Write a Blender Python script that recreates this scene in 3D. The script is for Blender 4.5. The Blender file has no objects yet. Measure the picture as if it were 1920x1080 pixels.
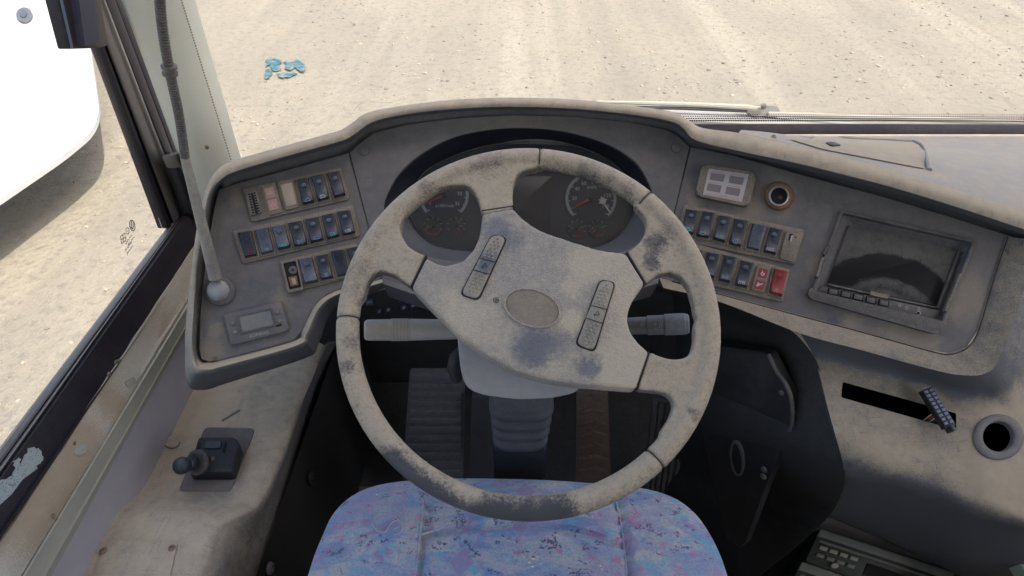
import bpy, bmesh, math, random
from mathutils import Vector as V, Matrix, noise
R_ = math.radians
rnd = random.Random(7)
S = bpy.context.scene
COL = S.collection

# ------------------------------------------------------------------ camera
CAM = V((0, 0, 1.35)); F = 1300.0; PITCH = R_(38)
cd = bpy.data.cameras.new('camera'); cam = bpy.data.objects.new('camera', cd); COL.objects.link(cam)
cam.location = CAM; cam.rotation_euler = (R_(90) - PITCH, 0, 0)
cd.sensor_width = 36; cd.lens = 36 * F / 1920; cd.clip_start = 0.02; cd.clip_end = 600
S.camera = cam
# ------------------------------------------------------------------ sky, sun, exposure
SUN_EL, SUN_AZ = R_(62), R_(125)          # azimuth clockwise from +Y: behind and to the right
w = bpy.data.worlds.new('World'); S.world = w; w.use_nodes = True
nt = w.node_tree; bg = nt.nodes['Background']
sky = nt.nodes.new('ShaderNodeTexSky'); sky.sky_type = 'NISHITA'; sky.sun_disc = False
sky.sun_elevation = SUN_EL; sky.sun_rotation = SUN_AZ; sky.dust_density = 4.0; sky.air_density = 1.0; sky.ozone_density = 0.6
nt.links.new(sky.outputs[0], bg.inputs[0]); bg.inputs[1].default_value = 0.15
ld = bpy.data.lights.new('sun', 'SUN'); ld.energy = 2.0; ld.angle = R_(0.53); ld.color = (1, .955, .88)
lo = bpy.data.objects.new('sun', ld); COL.objects.link(lo); lo.location = (3, -3, 6)
sd = V((math.sin(SUN_AZ) * math.cos(SUN_EL), math.cos(SUN_AZ) * math.cos(SUN_EL), math.sin(SUN_EL)))
lo.rotation_euler = sd.to_track_quat('Z', 'Y').to_euler()
S.view_settings.view_transform = 'Standard'; S.view_settings.look = 'None'
S.view_settings.exposure = 1.6; S.view_settings.gamma = 1

# ------------------------------------------------------------------ geometry helpers
RT = V((1, 0, 0)); UP = V((0, math.sin(PITCH), math.cos(PITCH))); FW = V((0, math.cos(PITCH), -math.sin(PITCH)))
def ray(px, py): return (RT * (px - 960) + UP * (540 - py) + FW * F) / F
def atx(px, py, x): d = ray(px, py); return CAM + d * (x / d.x)
def aty(px, py, y): d = ray(px, py); return CAM + d * (y / d.y)
def atz(px, py, z): d = ray(px, py); return CAM + d * ((z - CAM.z) / d.z)
def ats(px, py, s): return CAM + ray(px, py) * s
class Plane:
    def __init__(s, o, n): s.o = V(o); s.nn = V(n).normalized()
    def pt(s, px, py, h=0.0):
        d = ray(px, py); return CAM + d * ((s.o + s.nn * h - CAM).dot(s.nn) / d.dot(s.nn))
    def n(s, px=0, py=0): return s.nn
def plane3(a, b, c):
    n = (b - a).cross(c - a).normalized()
    if n.dot(CAM - a) < 0: n = -n
    return Plane(a, n)
PC = Plane((0, 1.0, .857), (0, -1, 1))
sL1, sL2 = PC.pt(656, 288), PC.pt(716, 520)
sR1, sR2 = PC.pt(1293, 276), PC.pt(1235, 520)
PL = plane3(sL1, sL2, ats(412, 352, 1300 * .0008))
PR = plane3(sR1, sR2, ats(1888, 440, 1300 * .00078))
def seamx(py, side):
    return (656 + (py - 288) * 60 / 232.) if side < 0 else (1293 - (py - 276) * 58 / 244.)
def sm(t): t = max(0, min(1, t)); return t * t * (3 - 2 * t)
class Dash:                                     # the folded face of the dashboard
    def pt(s, px, py, h=0.0):
        a = sm((px - seamx(py, -1) + 8) / 16); b = sm((px - seamx(py, 1) + 8) / 16)
        p = PL.pt(px, py, h) * (1 - a) if a < 1 else V((0, 0, 0))
        if a > 0 and b < 1: p = p + PC.pt(px, py, h) * (a * (1 - b))
        if b > 0: p = p + PR.pt(px, py, h) * b
        return p
    def n(s, px, py):
        if px < seamx(py, -1): return PL.nn
        return PR.nn if px > seamx(py, 1) else PC.nn
D = Dash()

def rootobj(name, loc, label, cat, group=None):
    o = bpy.data.objects.new(name, None); COL.objects.link(o); o.location = loc
    o.empty_display_size = .02
    o['label'] = label; o['category'] = cat
    if group: o['group'] = group
    return o
def mesh_obj(name, verts, faces, mat, parent=None, label=None, smooth=30, kind=None, recalc=True):
    loc = V((0, 0, 0))
    if parent is not None:
        loc = wloc(parent)
    me = bpy.data.meshes.new(name)
    me.from_pydata([tuple(V(v) - loc) for v in verts], [], faces)
    return finish(name, me, mat, parent, label, smooth, kind, recalc)
def wloc(o):
    l = V(o.location); p = o.parent
    while p is not None: l += V(p.location); p = p.parent
    return l
def finish(name, me, mat, parent, label=None, smooth=30, kind=None, recalc=True):
    if recalc:
        bm = bmesh.new(); bm.from_mesh(me); bmesh.ops.recalc_face_normals(bm, faces=bm.faces); bm.to_mesh(me); bm.free()
    if mat is not None and not me.materials: me.materials.append(mat)
    if smooth:
        me.polygons.foreach_set('use_smooth', [True] * len(me.polygons)); me.set_sharp_from_angle(angle=R_(smooth))
    o = bpy.data.objects.new(name, me); COL.objects.link(o)
    if parent is not None: o.parent = parent
    if label: o['label'] = label
    if kind: o['kind'] = kind
    return o
def bm_obj(name, bm, mat, parent=None, label=None, smooth=30, kind=None):
    loc = wloc(parent) if parent is not None else V((0, 0, 0))
    for v in bm.verts: v.co -= loc
    me = bpy.data.meshes.new(name); bm.to_mesh(me); bm.free()
    return finish(name, me, mat, parent, label, smooth, kind)
def thing_mesh(o, label, cat, group=None):
    """give a one-mesh thing its tags and an origin at its own middle"""
    c = sum((v.co for v in o.data.vertices), V((0, 0, 0))) / max(1, len(o.data.vertices))
    o.data.transform(Matrix.Translation(-c)); o.location = V(o.location) + c
    o['label'] = label; o['category'] = cat
    if group: o['group'] = group
    return o

def quad(q):                     # tl, tr, br, bl pixels -> bilinear
    q = [V(p) for p in q]
    def uv(u, v):
        a = q[0].lerp(q[1], u); b = q[3].lerp(q[2], u); p = a.lerp(b, v); return (p.x, p.y)
    return uv
def rpoly(pts, r=4, n=4):
    """round the corners of a polygon (pixels or metres); r may be a list"""
    out = []; N = len(pts)
    for i in range(N):
        p0, p, p1 = V((*pts[i - 1][:2], 0)), V((*pts[i][:2], 0)), V((*pts[(i + 1) % N][:2], 0))
        rr = r[i] if isinstance(r, (list, tuple)) else r
        a, b = (p0 - p), (p1 - p)
        k = min(rr, a.length * .48, b.length * .48)
        if k < 1e-6: out.append((p.x, p.y)); continue
        A, B = p + a.normalized() * k, p + b.normalized() * k
        for j in range(n + 1):
            t = j / n; q = A * (1 - t) ** 2 + p * 2 * t * (1 - t) + B * t * t
            out.append((q.x, q.y))
    return out
def circ(cx, cy, rx, ry=None, n=24, rot=0):
    ry = rx if ry is None else ry; c, s = math.cos(R_(rot)), math.sin(R_(rot))
    return [(cx + rx * math.cos(t) * c - ry * math.sin(t) * s, cy + rx * math.cos(t) * s + ry * math.sin(t) * c)
            for t in [2 * math.pi * i / n for i in range(n)]]
def catmull(pts, n=6, closed=False):
    N = len(pts); out = []
    P = [V(p) if len(p) == 3 else V((*p, 0)) for p in pts]; two = len(pts[0]) == 2
    rng = range(N) if closed else range(N - 1)
    for i in rng:
        if closed: a, b, c, d = P[i - 1], P[i], P[(i + 1) % N], P[(i + 2) % N]
        else: a, b, c, d = P[max(0, i - 1)], P[i], P[i + 1], P[min(N - 1, i + 2)]
        for j in range(n):
            t = j / n
            q = .5 * ((2 * b) + (c - a) * t + (2 * a - 5 * b + 4 * c - d) * t * t + (3 * b - a - 3 * c + d) * t ** 3)
            out.append((q.x, q.y) if two else q)
    if not closed: out.append((P[-1].x, P[-1].y) if two else P[-1])
    return out
def prism_bm(pts, surf, h0, h1, bevel=0.0, segs=2, bm=None):
    """polygon given where its top face is seen; top at h1 above the surface, sides down to h0"""
    bm = bm or bmesh.new()
    top = [bm.verts.new(surf.pt(x, y, h1)) for x, y in pts]
    bot = [bm.verts.new(t.co - surf.n(*p) * (h1 - h0)) for t, p in zip(top, pts)]
    N = len(pts); f = bm.faces.new(top); bm.faces.new(list(reversed(bot)))
    te = list(f.edges)
    for i in range(N): bm.faces.new((top[i], top[(i + 1) % N], bot[(i + 1) % N], bot[i]))
    if bevel > 0:
        bmesh.ops.bevel(bm, geom=te, offset=bevel, segments=segs, profile=.5, affect='EDGES', clamp_overlap=True)
    return bm
def prism(name, pts, surf, h0, h1, mat, parent, bevel=0.0, segs=2, label=None, smooth=35):
    return bm_obj(name, prism_bm(pts, surf, h0, h1, bevel, segs), mat, parent, label, smooth)
def flat(name, pts, surf, h, mat, parent, label=None):
    return mesh_obj(name, [surf.pt(x, y, h) for x, y in pts], [list(range(len(pts)))], mat, parent, label, smooth=0)
def ring_prism(name, outer, inner, surf, h0, h1, mat, parent, hin=None, label=None, smooth=35, steps=None):
    """raised frame: outer wall, top, inner wall down to hin"""
    N = len(outer); hin = h0 if hin is None else hin
    rows = []
    mid = lambda t: [(o[0] * (1 - t) + i[0] * t, o[1] * (1 - t) + i[1] * t) for o, i in zip(outer, inner)]
    seq = steps or [(0, h0), (0, h1 - .0008), (.12, h1), (.88, h1), (1, h1 - .0008), (1, hin)]
    for t, h in seq:
        m = mid(t); base = h1
        rows.append([surf.pt(x, y, base) + surf.n(x, y) * (h - base) for x, y in m])
    return loft(name, rows, mat, parent, closed=True, label=label, smooth=smooth)
def loft(name, rows, mat, parent=None, closed=False, label=None, smooth=40, caps=False, bmonly=False, kind=None):
    verts = [p for r in rows for p in r]; n = len(rows[0]); faces = []
    for i in range(len(rows) - 1):
        for j in range(n if closed else n - 1):
            k = (j + 1) % n; faces.append((i * n + j, i * n + k, (i + 1) * n + k, (i + 1) * n + j))
    if caps: faces += [tuple(range(n)), tuple(reversed(range((len(rows) - 1) * n, len(rows) * n)))]
    return mesh_obj(name, verts, faces, mat, parent, label, smooth, kind)
def tube_rows(path, rad, seg=14):
    rows = []; N = len(path); up = None
    for i in range(N):
        t = (path[min(N - 1, i + 1)] - path[max(0, i - 1)]).normalized()
        if up is None: up = t.orthogonal().normalized()
        up = (up - t * up.dot(t)).normalized(); s = t.cross(up)
        r = rad[i] if isinstance(rad, (list, tuple)) else rad
        rows.append([path[i] + (up * math.cos(a) + s * math.sin(a)) * r for a in [2 * math.pi * k / seg for k in range(seg)]])
    return rows
def tube(name, path, rad, mat, parent=None, seg=14, caps=True, label=None, smooth=40):
    return loft(name, tube_rows([V(p) for p in path], rad, seg), mat, parent, True, label, smooth, caps)
def box_bm(c, ax, ay, az, bevel=0, bm=None, segs=2):
    """box from centre and half-axis vectors"""
    bm = bm or bmesh.new(); c = V(c); vs = []
    for sx in (-1, 1):
        for sy in (-1, 1):
            for sz in (-1, 1): vs.append(bm.verts.new(c + V(ax) * sx + V(ay) * sy + V(az) * sz))
    fs = [bm.faces.new([vs[i] for i in q]) for q in ((0, 1, 3, 2), (4, 6, 7, 5), (0, 4, 5, 1), (2, 3, 7, 6), (0, 2, 6, 4), (1, 5, 7, 3))]
    if bevel: bmesh.ops.bevel(bm, geom=list({e for f in fs for e in f.edges}), offset=bevel, segments=segs, profile=.5, affect='EDGES')
    return bm
def box(name, lo_, hi, mat, parent=None, bevel=0, label=None):
    lo_, hi = V(lo_), V(hi); c = (lo_ + hi) / 2; h = (hi - lo_) / 2
    return bm_obj(name, box_bm(c, (h.x, 0, 0), (0, h.y, 0), (0, 0, h.z), bevel), mat, parent, label)
def remeshed(bm, voxel, smooth_it, factor=.5):
    me = bpy.data.meshes.new('tmp'); bmesh.ops.recalc_face_normals(bm, faces=bm.faces); bm.to_mesh(me); bm.free()
    o = bpy.data.objects.new('tmp', me); COL.objects.link(o)
    m = o.modifiers.new('r', 'REMESH'); m.mode = 'VOXEL'; m.voxel_size = voxel; m.use_smooth_shade = True
    s = o.modifiers.new('s', 'SMOOTH'); s.factor = factor; s.iterations = smooth_it
    dg = bpy.context.evaluated_depsgraph_get(); out = bpy.data.meshes.new_from_object(o.evaluated_get(dg))
    bpy.data.objects.remove(o); bpy.data.meshes.remove(me); return out
def fill_tri(pts2):
    from mathutils.geometry import tessellate_polygon
    return [tuple(t) for t in tessellate_polygon([[V((x, y, 0)) for x, y in pts2]])]

# text and line symbols lying on a surface, laid out along the surface
_tc = {}
def text_data(s):
    if s in _tc: return _tc[s]
    c = bpy.data.curves.new('t', 'FONT'); c.body = s; c.align_x = 'CENTER'; c.align_y = 'CENTER'; c.resolution_u = 2
    o = bpy.data.objects.new('t', c); COL.objects.link(o)
    dg = bpy.context.evaluated_depsgraph_get(); me = bpy.data.meshes.new_from_object(o.evaluated_get(dg))
    r = ([(v.co.x, v.co.y) for v in me.vertices], [tuple(p.vertices) for p in me.polygons])
    bpy.data.objects.remove(o); bpy.data.meshes.remove(me); _tc[s] = r; return r
def text_on(name, s, cx, cy, size, ang, surf, h, mat, parent, label=None, sx=1.0):
    vs, fs = text_data(s); c, sn = math.cos(R_(ang)), math.sin(R_(ang)); P = []
    for x, y in vs:
        x, y = x * size * sx, -y * size
        P.append(surf.pt(cx + x * c - y * sn, cy + x * sn + y * c, h))
    return mesh_obj(name, P, fs, mat, parent, label, smooth=0)
def strokes_bm(segs, cx, cy, ux, uy, surf, h, wpx, bm=None):
    """segs: polylines in unit coords (x right, y up); ux, uy pixel vectors of one unit"""
    bm = bm or bmesh.new()
    for pl in segs:
        Q = [V((cx + ux[0] * x + uy[0] * y, cy + ux[1] * x + uy[1] * y, 0)) for x, y in pl]
        for a, b in zip(Q, Q[1:]):
            d = (b - a)
            if d.length < 1e-6: continue
            d.normalize(); nrm = V((-d.y, d.x, 0)) * wpx * .5; e = d * wpx * .2
            bm.faces.new([bm.verts.new(surf.pt(q.x, q.y, h)) for q in (a - e - nrm, b + e - nrm, b + e + nrm, a - e + nrm)])
    return bm
def arc(cx, cy, r, a0, a1, n=10): return [(cx + r * math.cos(R_(a0 + (a1 - a0) * i / n)), cy + r * math.sin(R_(a0 + (a1 - a0) * i / n))) for i in range(n + 1)]
SYM = {
 'ring': [arc(0, 0, .6, 0, 360, 14)],
 'car': [[(-.8, -.4), (-.8, .05), (-.45, .1), (-.25, .5), (.3, .5), (.5, .1), (.8, 0), (.8, -.4), (-.8, -.4)]],
 'pump': [[(-.8, -.5), (-.8, .4), (.4, .4), (.4, -.5), (-.8, -.5)], [(-.5, .1), (.1, .1)], [(.4, .2), (.8, 0), (.8, -.4)]],
 'lamp': [arc(-.2, 0, .5, 90, 270, 8) + [(-.2, -.5), (0, 0), (-.2, .5)], [(.2, .35), (.8, .35)], [(.2, 0), (.8, 0)], [(.2, -.35), (.8, -.35)]],
 'twolamp': [arc(-.3, 0, .4, 60, 300, 8), arc(.3, 0, .4, -120, 120, 8), [(-.9, .3), (-.7, .2)], [(-.9, -.3), (-.7, -.2)], [(.9, .3), (.7, .2)], [(.9, -.3), (.7, -.2)]],
 'fog': [arc(-.4, 0, .4, 90, 450, 10), [(.1, .4), (.8, .4)], [(.1, .1), (.8, .1)], [(.1, -.2), (.8, -.2)], [(.45, .6), (.3, .2), (.5, -.1), (.4, -.5)]],
 'wave': [[(-.8, 0), (-.4, .3), (0, 0), (.4, .3), (.8, 0)], [(-.8, -.4), (-.4, -.1), (0, -.4), (.4, -.1), (.8, -.4)]],
 'seatrow': [[(-.8, -.4), (-.8, .5), (-.3, .5), (-.3, -.4)], [(.3, -.4), (.3, .5), (.8, .5), (.8, -.4)], [(-.9, 0), (.9, 0)]],
 'cluster4': [arc(-.5, .3, .25, 0, 360, 8), arc(.5, .3, .25, 0, 360, 8), arc(-.5, -.4, .25, 0, 360, 8), arc(.5, -.4, .25, 0, 360, 8), [(-.2, 0), (.2, 0)]],
 'grid': [[(-.8, -.5), (-.8, .5)], [(-.3, -.5), (-.3, .5)], [(.3, -.5), (.3, .5)], [(.8, -.5), (.8, .5)], [(-.8, .1), (.8, .1)]],
 'door': [[(-.5, -.6), (-.5, .6), (.5, .6), (.5, -.6), (-.5, -.6)], [(0, -.6), (0, .6)], [(-.9, 0), (-.6, 0)], [(.6, 0), (.9, 0)]],
 'vee': [[(-.4, -.6), (0, .5), (.4, -.6)], [(.1, .1), (.5, .5)]],
 'chair': [arc(.05, -.2, .4, 120, 400, 9), [(-.2, .6), (-.1, 0), (.3, 0), (.45, -.4)]],
 'noentry': [[(-.8, -.5), (.8, .5)], [(-.4, .6), (-.5, 0), (-.2, -.4)], [(0, .4), (.2, .1)], [(-.7, -.1), (-.2, .2)]],
 'fan': [[(0, 0), (.6, .3), (.3, .6), (0, 0), (-.6, -.3), (-.3, -.6), (0, 0), (-.3, .6), (-.6, .3), (0, 0), (.3, -.6), (.6, -.3), (0, 0)]],
 'bar': [[(-.7, 0), (.7, 0)], [(0, -.4), (0, .4)]],
}

# ------------------------------------------------------------------ materials
def lk(nt, a, b): nt.links.new(a, b)
def newmat(name):
    m = bpy.data.materials.new(name); m.use_nodes = True; nt = m.node_tree
    return m, nt, nt.nodes['Principled BSDF']
def math_(nt, op, a, b=None, c=None, clamp=False):
    n = nt.nodes.new('ShaderNodeMath'); n.operation = op; n.use_clamp = clamp
    for i, x in enumerate((a, b, c)):
        if x is None: continue
        if isinstance(x, (int, float)): n.inputs[i].default_value = x
        else: lk(nt, x, n.inputs[i])
    return n.outputs[0]
def noise_(nt, vec, scale, detail=4, rough=.6, dist=0):
    n = nt.nodes.new('ShaderNodeTexNoise'); n.inputs['Scale'].default_value = scale; n.inputs['Detail'].default_value = detail
    n.inputs['Roughness'].default_value = rough; n.inputs['Distortion'].default_value = dist
    lk(nt, vec, n.inputs['Vector']); return n.outputs['Fac'], n.outputs['Color']
def mixc(nt, f, a, b):
    n = nt.nodes.new('ShaderNodeMix'); n.data_type = 'RGBA'
    for i, x in ((0, f), (6, a), (7, b)):
        if isinstance(x, (int, float)): n.inputs[i].default_value = x
        elif isinstance(x, tuple): n.inputs[i].default_value = (*x, 1)
        else: lk(nt, x, n.inputs[i])
    return n.outputs[2]
def ramp(nt, f, lo_, hi):
    n = nt.nodes.new('ShaderNodeMapRange'); n.interpolation_type = 'SMOOTHSTEP'
    n.inputs[1].default_value = lo_; n.inputs[2].default_value = hi; lk(nt, f, n.inputs[0]); return n.outputs[0]
def simple(name, col, rough=.6, metal=0, spec=.5, coat=0):
    m, nt, p = newmat(name); p.inputs['Base Color'].default_value = (*col, 1); p.inputs['Roughness'].default_value = rough
    p.inputs['Metallic'].default_value = metal; p.inputs['Specular IOR Level'].default_value = spec
    return m
def dusty(name, base, dust, amt=.5, scale=14, rough=.75, bump=.15, grain=900, patches=(), arcs=(), scratch=.10, up=.25, streak=None, contrast=.22, spec=.35, leather=0):
    """worn plastic (base) under a film of settled dust; patches = (point, radius, strength) where dust is rubbed off (-) or caked (+); up also darkens undersides in place of shade"""
    m, nt, p = newmat(name); g = nt.nodes.new('ShaderNodeNewGeometry'); pos = g.outputs['Position']
    sx = nt.nodes.new('ShaderNodeMapping'); lk(nt, pos, sx.inputs[0])
    if streak: sx.inputs['Scale'].default_value = streak[0]; sx.inputs['Rotation'].default_value = streak[1]
    n1, c1 = noise_(nt, sx.outputs[0], scale, 5, .62, .6); n2, _ = noise_(nt, pos, scale * 7, 5, .65)
    n3, _ = noise_(nt, pos, grain, 2, .6)
    sep = nt.nodes.new('ShaderNodeSeparateXYZ'); lk(nt, g.outputs['Normal'], sep.inputs[0])
    f = math_(nt, 'MULTIPLY', n1, .25); f = math_(nt, 'MULTIPLY_ADD', n2, .25, f); f = math_(nt, 'MULTIPLY_ADD', n3, .50, f)
    f = math_(nt, 'MULTIPLY_ADD', sep.outputs[2], up * .4, f); f = math_(nt, 'ADD', f, (amt - .5) * .6 - up * .2)  # dust on upward faces; undersides left darker, their shade painted into the colour
    if scratch:                                  # long thin wipe marks and scratches through the dust
        for (sc_, ro_) in (((14, 320, 60), (0, 0, .5)), ((260, 18, 60), (.2, .1, -.4))):
            ms = nt.nodes.new('ShaderNodeMapping'); lk(nt, pos, ms.inputs[0]); ms.inputs['Scale'].default_value = sc_; ms.inputs['Rotation'].default_value = ro_
            n4, _ = noise_(nt, ms.outputs[0], 1, 2, .5, .8); f = math_(nt, 'MULTIPLY_ADD', math_(nt, 'MULTIPLY', ramp(nt, n4, .60, .72), ramp(nt, n1, .45, .6)), -scratch, f)
    if patches:
        dv = nt.nodes.new('ShaderNodeVectorMath'); dv.operation = 'MULTIPLY_ADD'; lk(nt, c1, dv.inputs[0])
        dv.inputs[1].default_value = (.02, .02, .02); lk(nt, pos, dv.inputs[2])
        _, c2 = noise_(nt, pos, 190, 3); dw = nt.nodes.new('ShaderNodeVectorMath'); dw.operation = 'MULTIPLY_ADD'; lk(nt, c2, dw.inputs[0])
        dw.inputs[1].default_value = (.020, .020, .020); lk(nt, dv.outputs[0], dw.inputs[2])
        for pt, r, st in patches:
            d = nt.nodes.new('ShaderNodeVectorMath'); d.operation = 'DISTANCE'; lk(nt, dw.outputs[0], d.inputs[0])
            d.inputs[1].default_value = V(pt) + V((.020, .020, .020))
            k = nt.nodes.new('ShaderNodeMapRange'); k.interpolation_type = 'SMOOTHSTEP'; lk(nt, d.outputs['Value'], k.inputs[0])
            k.inputs[1].default_value = r * (.3 if st < 0 else 0); k.inputs[2].default_value = r * (1.2 if st < 0 else 1.7); k.inputs[3].default_value = st * (.85 if st < 0 else 1.0); k.inputs[4].default_value = 0
            f = math_(nt, 'ADD', f, k.outputs[0])
    for pt, r0, r1, st in arcs:                 # swept by a hand: a curved band with fine streaks along it
        _, ca = noise_(nt, pos, 30, 2); da_ = nt.nodes.new('ShaderNodeVectorMath'); da_.operation = 'MULTIPLY_ADD'; lk(nt, ca, da_.inputs[0])
        da_.inputs[1].default_value = (.012, .012, .012); lk(nt, pos, da_.inputs[2])
        d = nt.nodes.new('ShaderNodeVectorMath'); d.operation = 'DISTANCE'; lk(nt, da_.outputs[0], d.inputs[0]); d.inputs[1].default_value = V(pt) + V((.006, .006, .006))
        cmb = nt.nodes.new('ShaderNodeCombineXYZ'); lk(nt, math_(nt, 'MULTIPLY', d.outputs['Value'], 210), cmb.inputs[0])
        sp_ = nt.nodes.new('ShaderNodeVectorMath'); sp_.operation = 'SCALE'; lk(nt, pos, sp_.inputs[0]); sp_.inputs['Scale'].default_value = 22
        ad = nt.nodes.new('ShaderNodeVectorMath'); lk(nt, cmb.outputs[0], ad.inputs[0]); lk(nt, sp_.outputs[0], ad.inputs[1])
        ns, _ = noise_(nt, ad.outputs[0], 1, 3, .6)
        w1 = ramp(nt, d.outputs['Value'], r0 - .006, r0 + .010); w2 = ramp(nt, d.outputs['Value'], r1 + .006, r1 - .006)
        k = math_(nt, 'MULTIPLY', math_(nt, 'MULTIPLY', w1, w2), math_(nt, 'MULTIPLY', ramp(nt, ns, .15, .50), st)); f = math_(nt, 'ADD', f, k)
    mask = ramp(nt, f, .5 - contrast, .5 + contrast)
    dv2 = mixc(nt, n2, tuple(c * .82 for c in dust), tuple(min(1, c * 1.15) for c in dust))
    bs2 = mixc(nt, n1, tuple(c * .8 for c in base), tuple(min(1, c * 1.2) for c in base))
    lk(nt, mixc(nt, mask, bs2, dv2), p.inputs['Base Color'])
    rr = nt.nodes.new('ShaderNodeMapRange'); lk(nt, mask, rr.inputs[0]); rr.inputs[3].default_value = rough * .72; rr.inputs[4].default_value = min(1, rough * 1.2)
    lk(nt, rr.outputs[0], p.inputs['Roughness']); p.inputs['Specular IOR Level'].default_value = spec
    hgt = n3
    if leather:
        vo = nt.nodes.new('ShaderNodeTexVoronoi'); vo.inputs['Scale'].default_value = leather; lk(nt, pos, vo.inputs['Vector'])
        hgt = math_(nt, 'MULTIPLY_ADD', vo.outputs['Distance'], 1.3, n3)
    hgt = math_(nt, 'MULTIPLY_ADD', n2, .5, hgt)
    b = nt.nodes.new('ShaderNodeBump'); b.inputs['Strength'].default_value = min(1, bump * 4); b.inputs['Distance'].default_value = .0006
    lk(nt, hgt, b.inputs['Height']); lk(nt, b.outputs[0], p.inputs['Normal'])
    return m
DUST = (.42, .335, .23)
GREY = (.115, .12, .145)
W = Plane((.019, .619, .819), (0, -math.sin(R_(34)), math.cos(R_(34))))
def wp(x, y, r, s): return (W.pt(x, y, .01), r, s)
def dp(x, y, r, s): return (D.pt(x, y, 0), r, s)
M = {}
M['wheel'] = dusty('dusty_wheel_rubber', (.078, .077, .082), (.50, .41, .30), 0.72, 16, .75, .2, 380, contrast=.28, up=.6, patches=[  # high up: rim underside painted darker, as if in shade
    wp(735, 868, .022, -.5), wp(770, 905, .024, -.5), wp(815, 928, .024, -.45), wp(855, 950, .02, -.3), wp(920, 958, .026, -.55), wp(965, 962, .024, -.4), wp(1010, 960, .024, -.5), wp(1050, 955, .02, -.5),
    wp(1228, 455, .018, -.42), wp(1222, 490, .014, -.4), wp(1255, 432, .02, -.14), wp(1300, 775, .01, -.3), wp(795, 352, .013, -.25), wp(905, 300, .03, -.16), wp(665, 520, .03, -.14), wp(1105, 318, .02, -.2), wp(1150, 330, .012, -.2), wp(652, 690, .012, -.3), wp(655, 640, .012, -.2), wp(690, 440, .02, -.12), wp(1180, 350, .012, -.22)])
M['pad'] = dusty('dusty_pad_grain', (.19, .19, .21), (.58, .49, .375), .50, 22, .8, .25, 700, [
    wp(1000, 655, .028, -.5), wp(1050, 645, .02, -.2), wp(1105, 690, .018, -.5), wp(930, 430, .02, -.25), wp(960, 450, .02, -.2),
    wp(1150, 480, .03, .25), wp(860, 560, .02, .1), wp(1070, 545, .01, .5), wp(1070, 605, .012, .5), wp(1170, 690, .04, .4), wp(1180, 560, .03, .3), wp(1090, 500, .02, .3), wp(880, 610, .04, .2), wp(1000, 700, .05, .1)], leather=420, contrast=.32)
M['panel'] = dusty('dusty_dash_panel', (.092, .093, .110), (.235, .20, .158), .40, 9, .75, .08, 1100, [
    dp(1460, 367, .026, .5), dp(1305, 372, .012, .5), dp(1400, 392, .016, .3), dp(1531, 500, .014, .5), dp(1780, 560, .016, .5), dp(1600, 600, .012, .4), dp(1690, 628, .014, .5), dp(1740, 640, .014, .5), dp(448, 370, .012, .3), dp(530, 560, .014, .3), dp(640, 360, .012, .2), dp(560, 510, .03, .1), dp(620, 480, .035, .12), dp(480, 560, .04, -.1), dp(1560, 520, .02, .3), dp(1700, 632, .03, .3), dp(1640, 590, .03, .1), dp(1810, 560, .03, .35), dp(1560, 605, .01, -.5), dp(1800, 480, .04, .1), dp(388, 668, .02, .5), dp(403, 620, .01, .4), dp(1395, 440, .05, .15), dp(960, 225, .14, .12)], contrast=.3)
M['hood'] = dusty('dusty_hood_lip', (.11, .11, .118), (.48, .395, .285), .62, 7, .8, .14, 800, up=.9, patches=[  # strong up: dusty top, and the shaded underside painted dark
    dp(1365, 262, .02, -.4), dp(1405, 268, .012, -.3), dp(1460, 275, .018, -.35), dp(1250, 205, .03, -.1)], contrast=.3)
M['top'] = dusty('dusty_dash_top', (.29, .295, .305), (.48, .39, .27), .45, 6, .75, .06, 700, streak=((1, 1.8, 1), (0, 0, .5)), contrast=.2)
M['console'] = dusty('dusty_console', (.14, .142, .152), (.50, .415, .305), .55, 8, .75, .14, 800, up=.5, patches=[
    (atz(400, 910, .435), .05, -.2), (atz(480, 770, .4), .05, -.15), (atz(520, 730, .4), .05, -.15), (atz(380, 780, .4), .06, .3)], streak=((1, .5, 1), (0, 0, .6)), contrast=.2)
M['console_right'] = dusty('scuffed_console', (.085, .090, .102), (.34, .28, .20), .40, 10, .7, .14, 800, up=.8, patches=[  # strong up also paints the shade under the bend
    (atz(1850, 920, .5), .06, .4), (atz(1700, 690, .6), .03, -.4), (atz(1780, 720, .6), .03, -.3), (atz(1620, 900, .5), .06, .2), (atz(1880, 760, .57), .05, .3)], streak=((.4, 1.9, 1), (0, 0, .35)), contrast=.17)
M['bank'] = dusty('sand_filled_bank', (.10, .10, .11), (.30, .24, .165), .50, 45, .85, .15, 900, contrast=.2)
M['switch'] = dusty('dark_switch', (.014, .017, .028), (.11, .115, .135), .30, 60, .5, .05, 1200, up=.3, contrast=.25, spec=.5)
M['switch_grey'] = dusty('wiped_switch', (.035, .045, .07), (.17, .185, .22), .42, 60, .45, .05, 1200, up=.3, spec=.5)
M['red'] = dusty('red_switch', (.27, .022, .028), (.22, .13, .11), .30, 60, .5, .05, 1200)
M['black'] = simple('black_recess', (.008, .008, .009), .8)
M['dark'] = dusty('dark_plastic', (.018, .018, .021), (.065, .06, .055), .35, 10, .6, .06, 900)
M['darkblue'] = dusty('gauge_hood_plastic', (.013, .014, .020), (.05, .05, .055), .35, 10, .55, .04, 900)
M['carpet'] = dusty('footwell_trim', (.026, .026, .027), (.085, .076, .064), .35, 12, .85, .3, 700)
M['floor'] = dusty('footwell_floor', (.07, .06, .05), (.26, .20, .14), .5, 12, .9, .2, 500)
M['pale'] = dusty('pale_post_paint', (.74, .74, .64), (.66, .58, .44), .36, 4, .6, .03, 500, contrast=.3)
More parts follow.
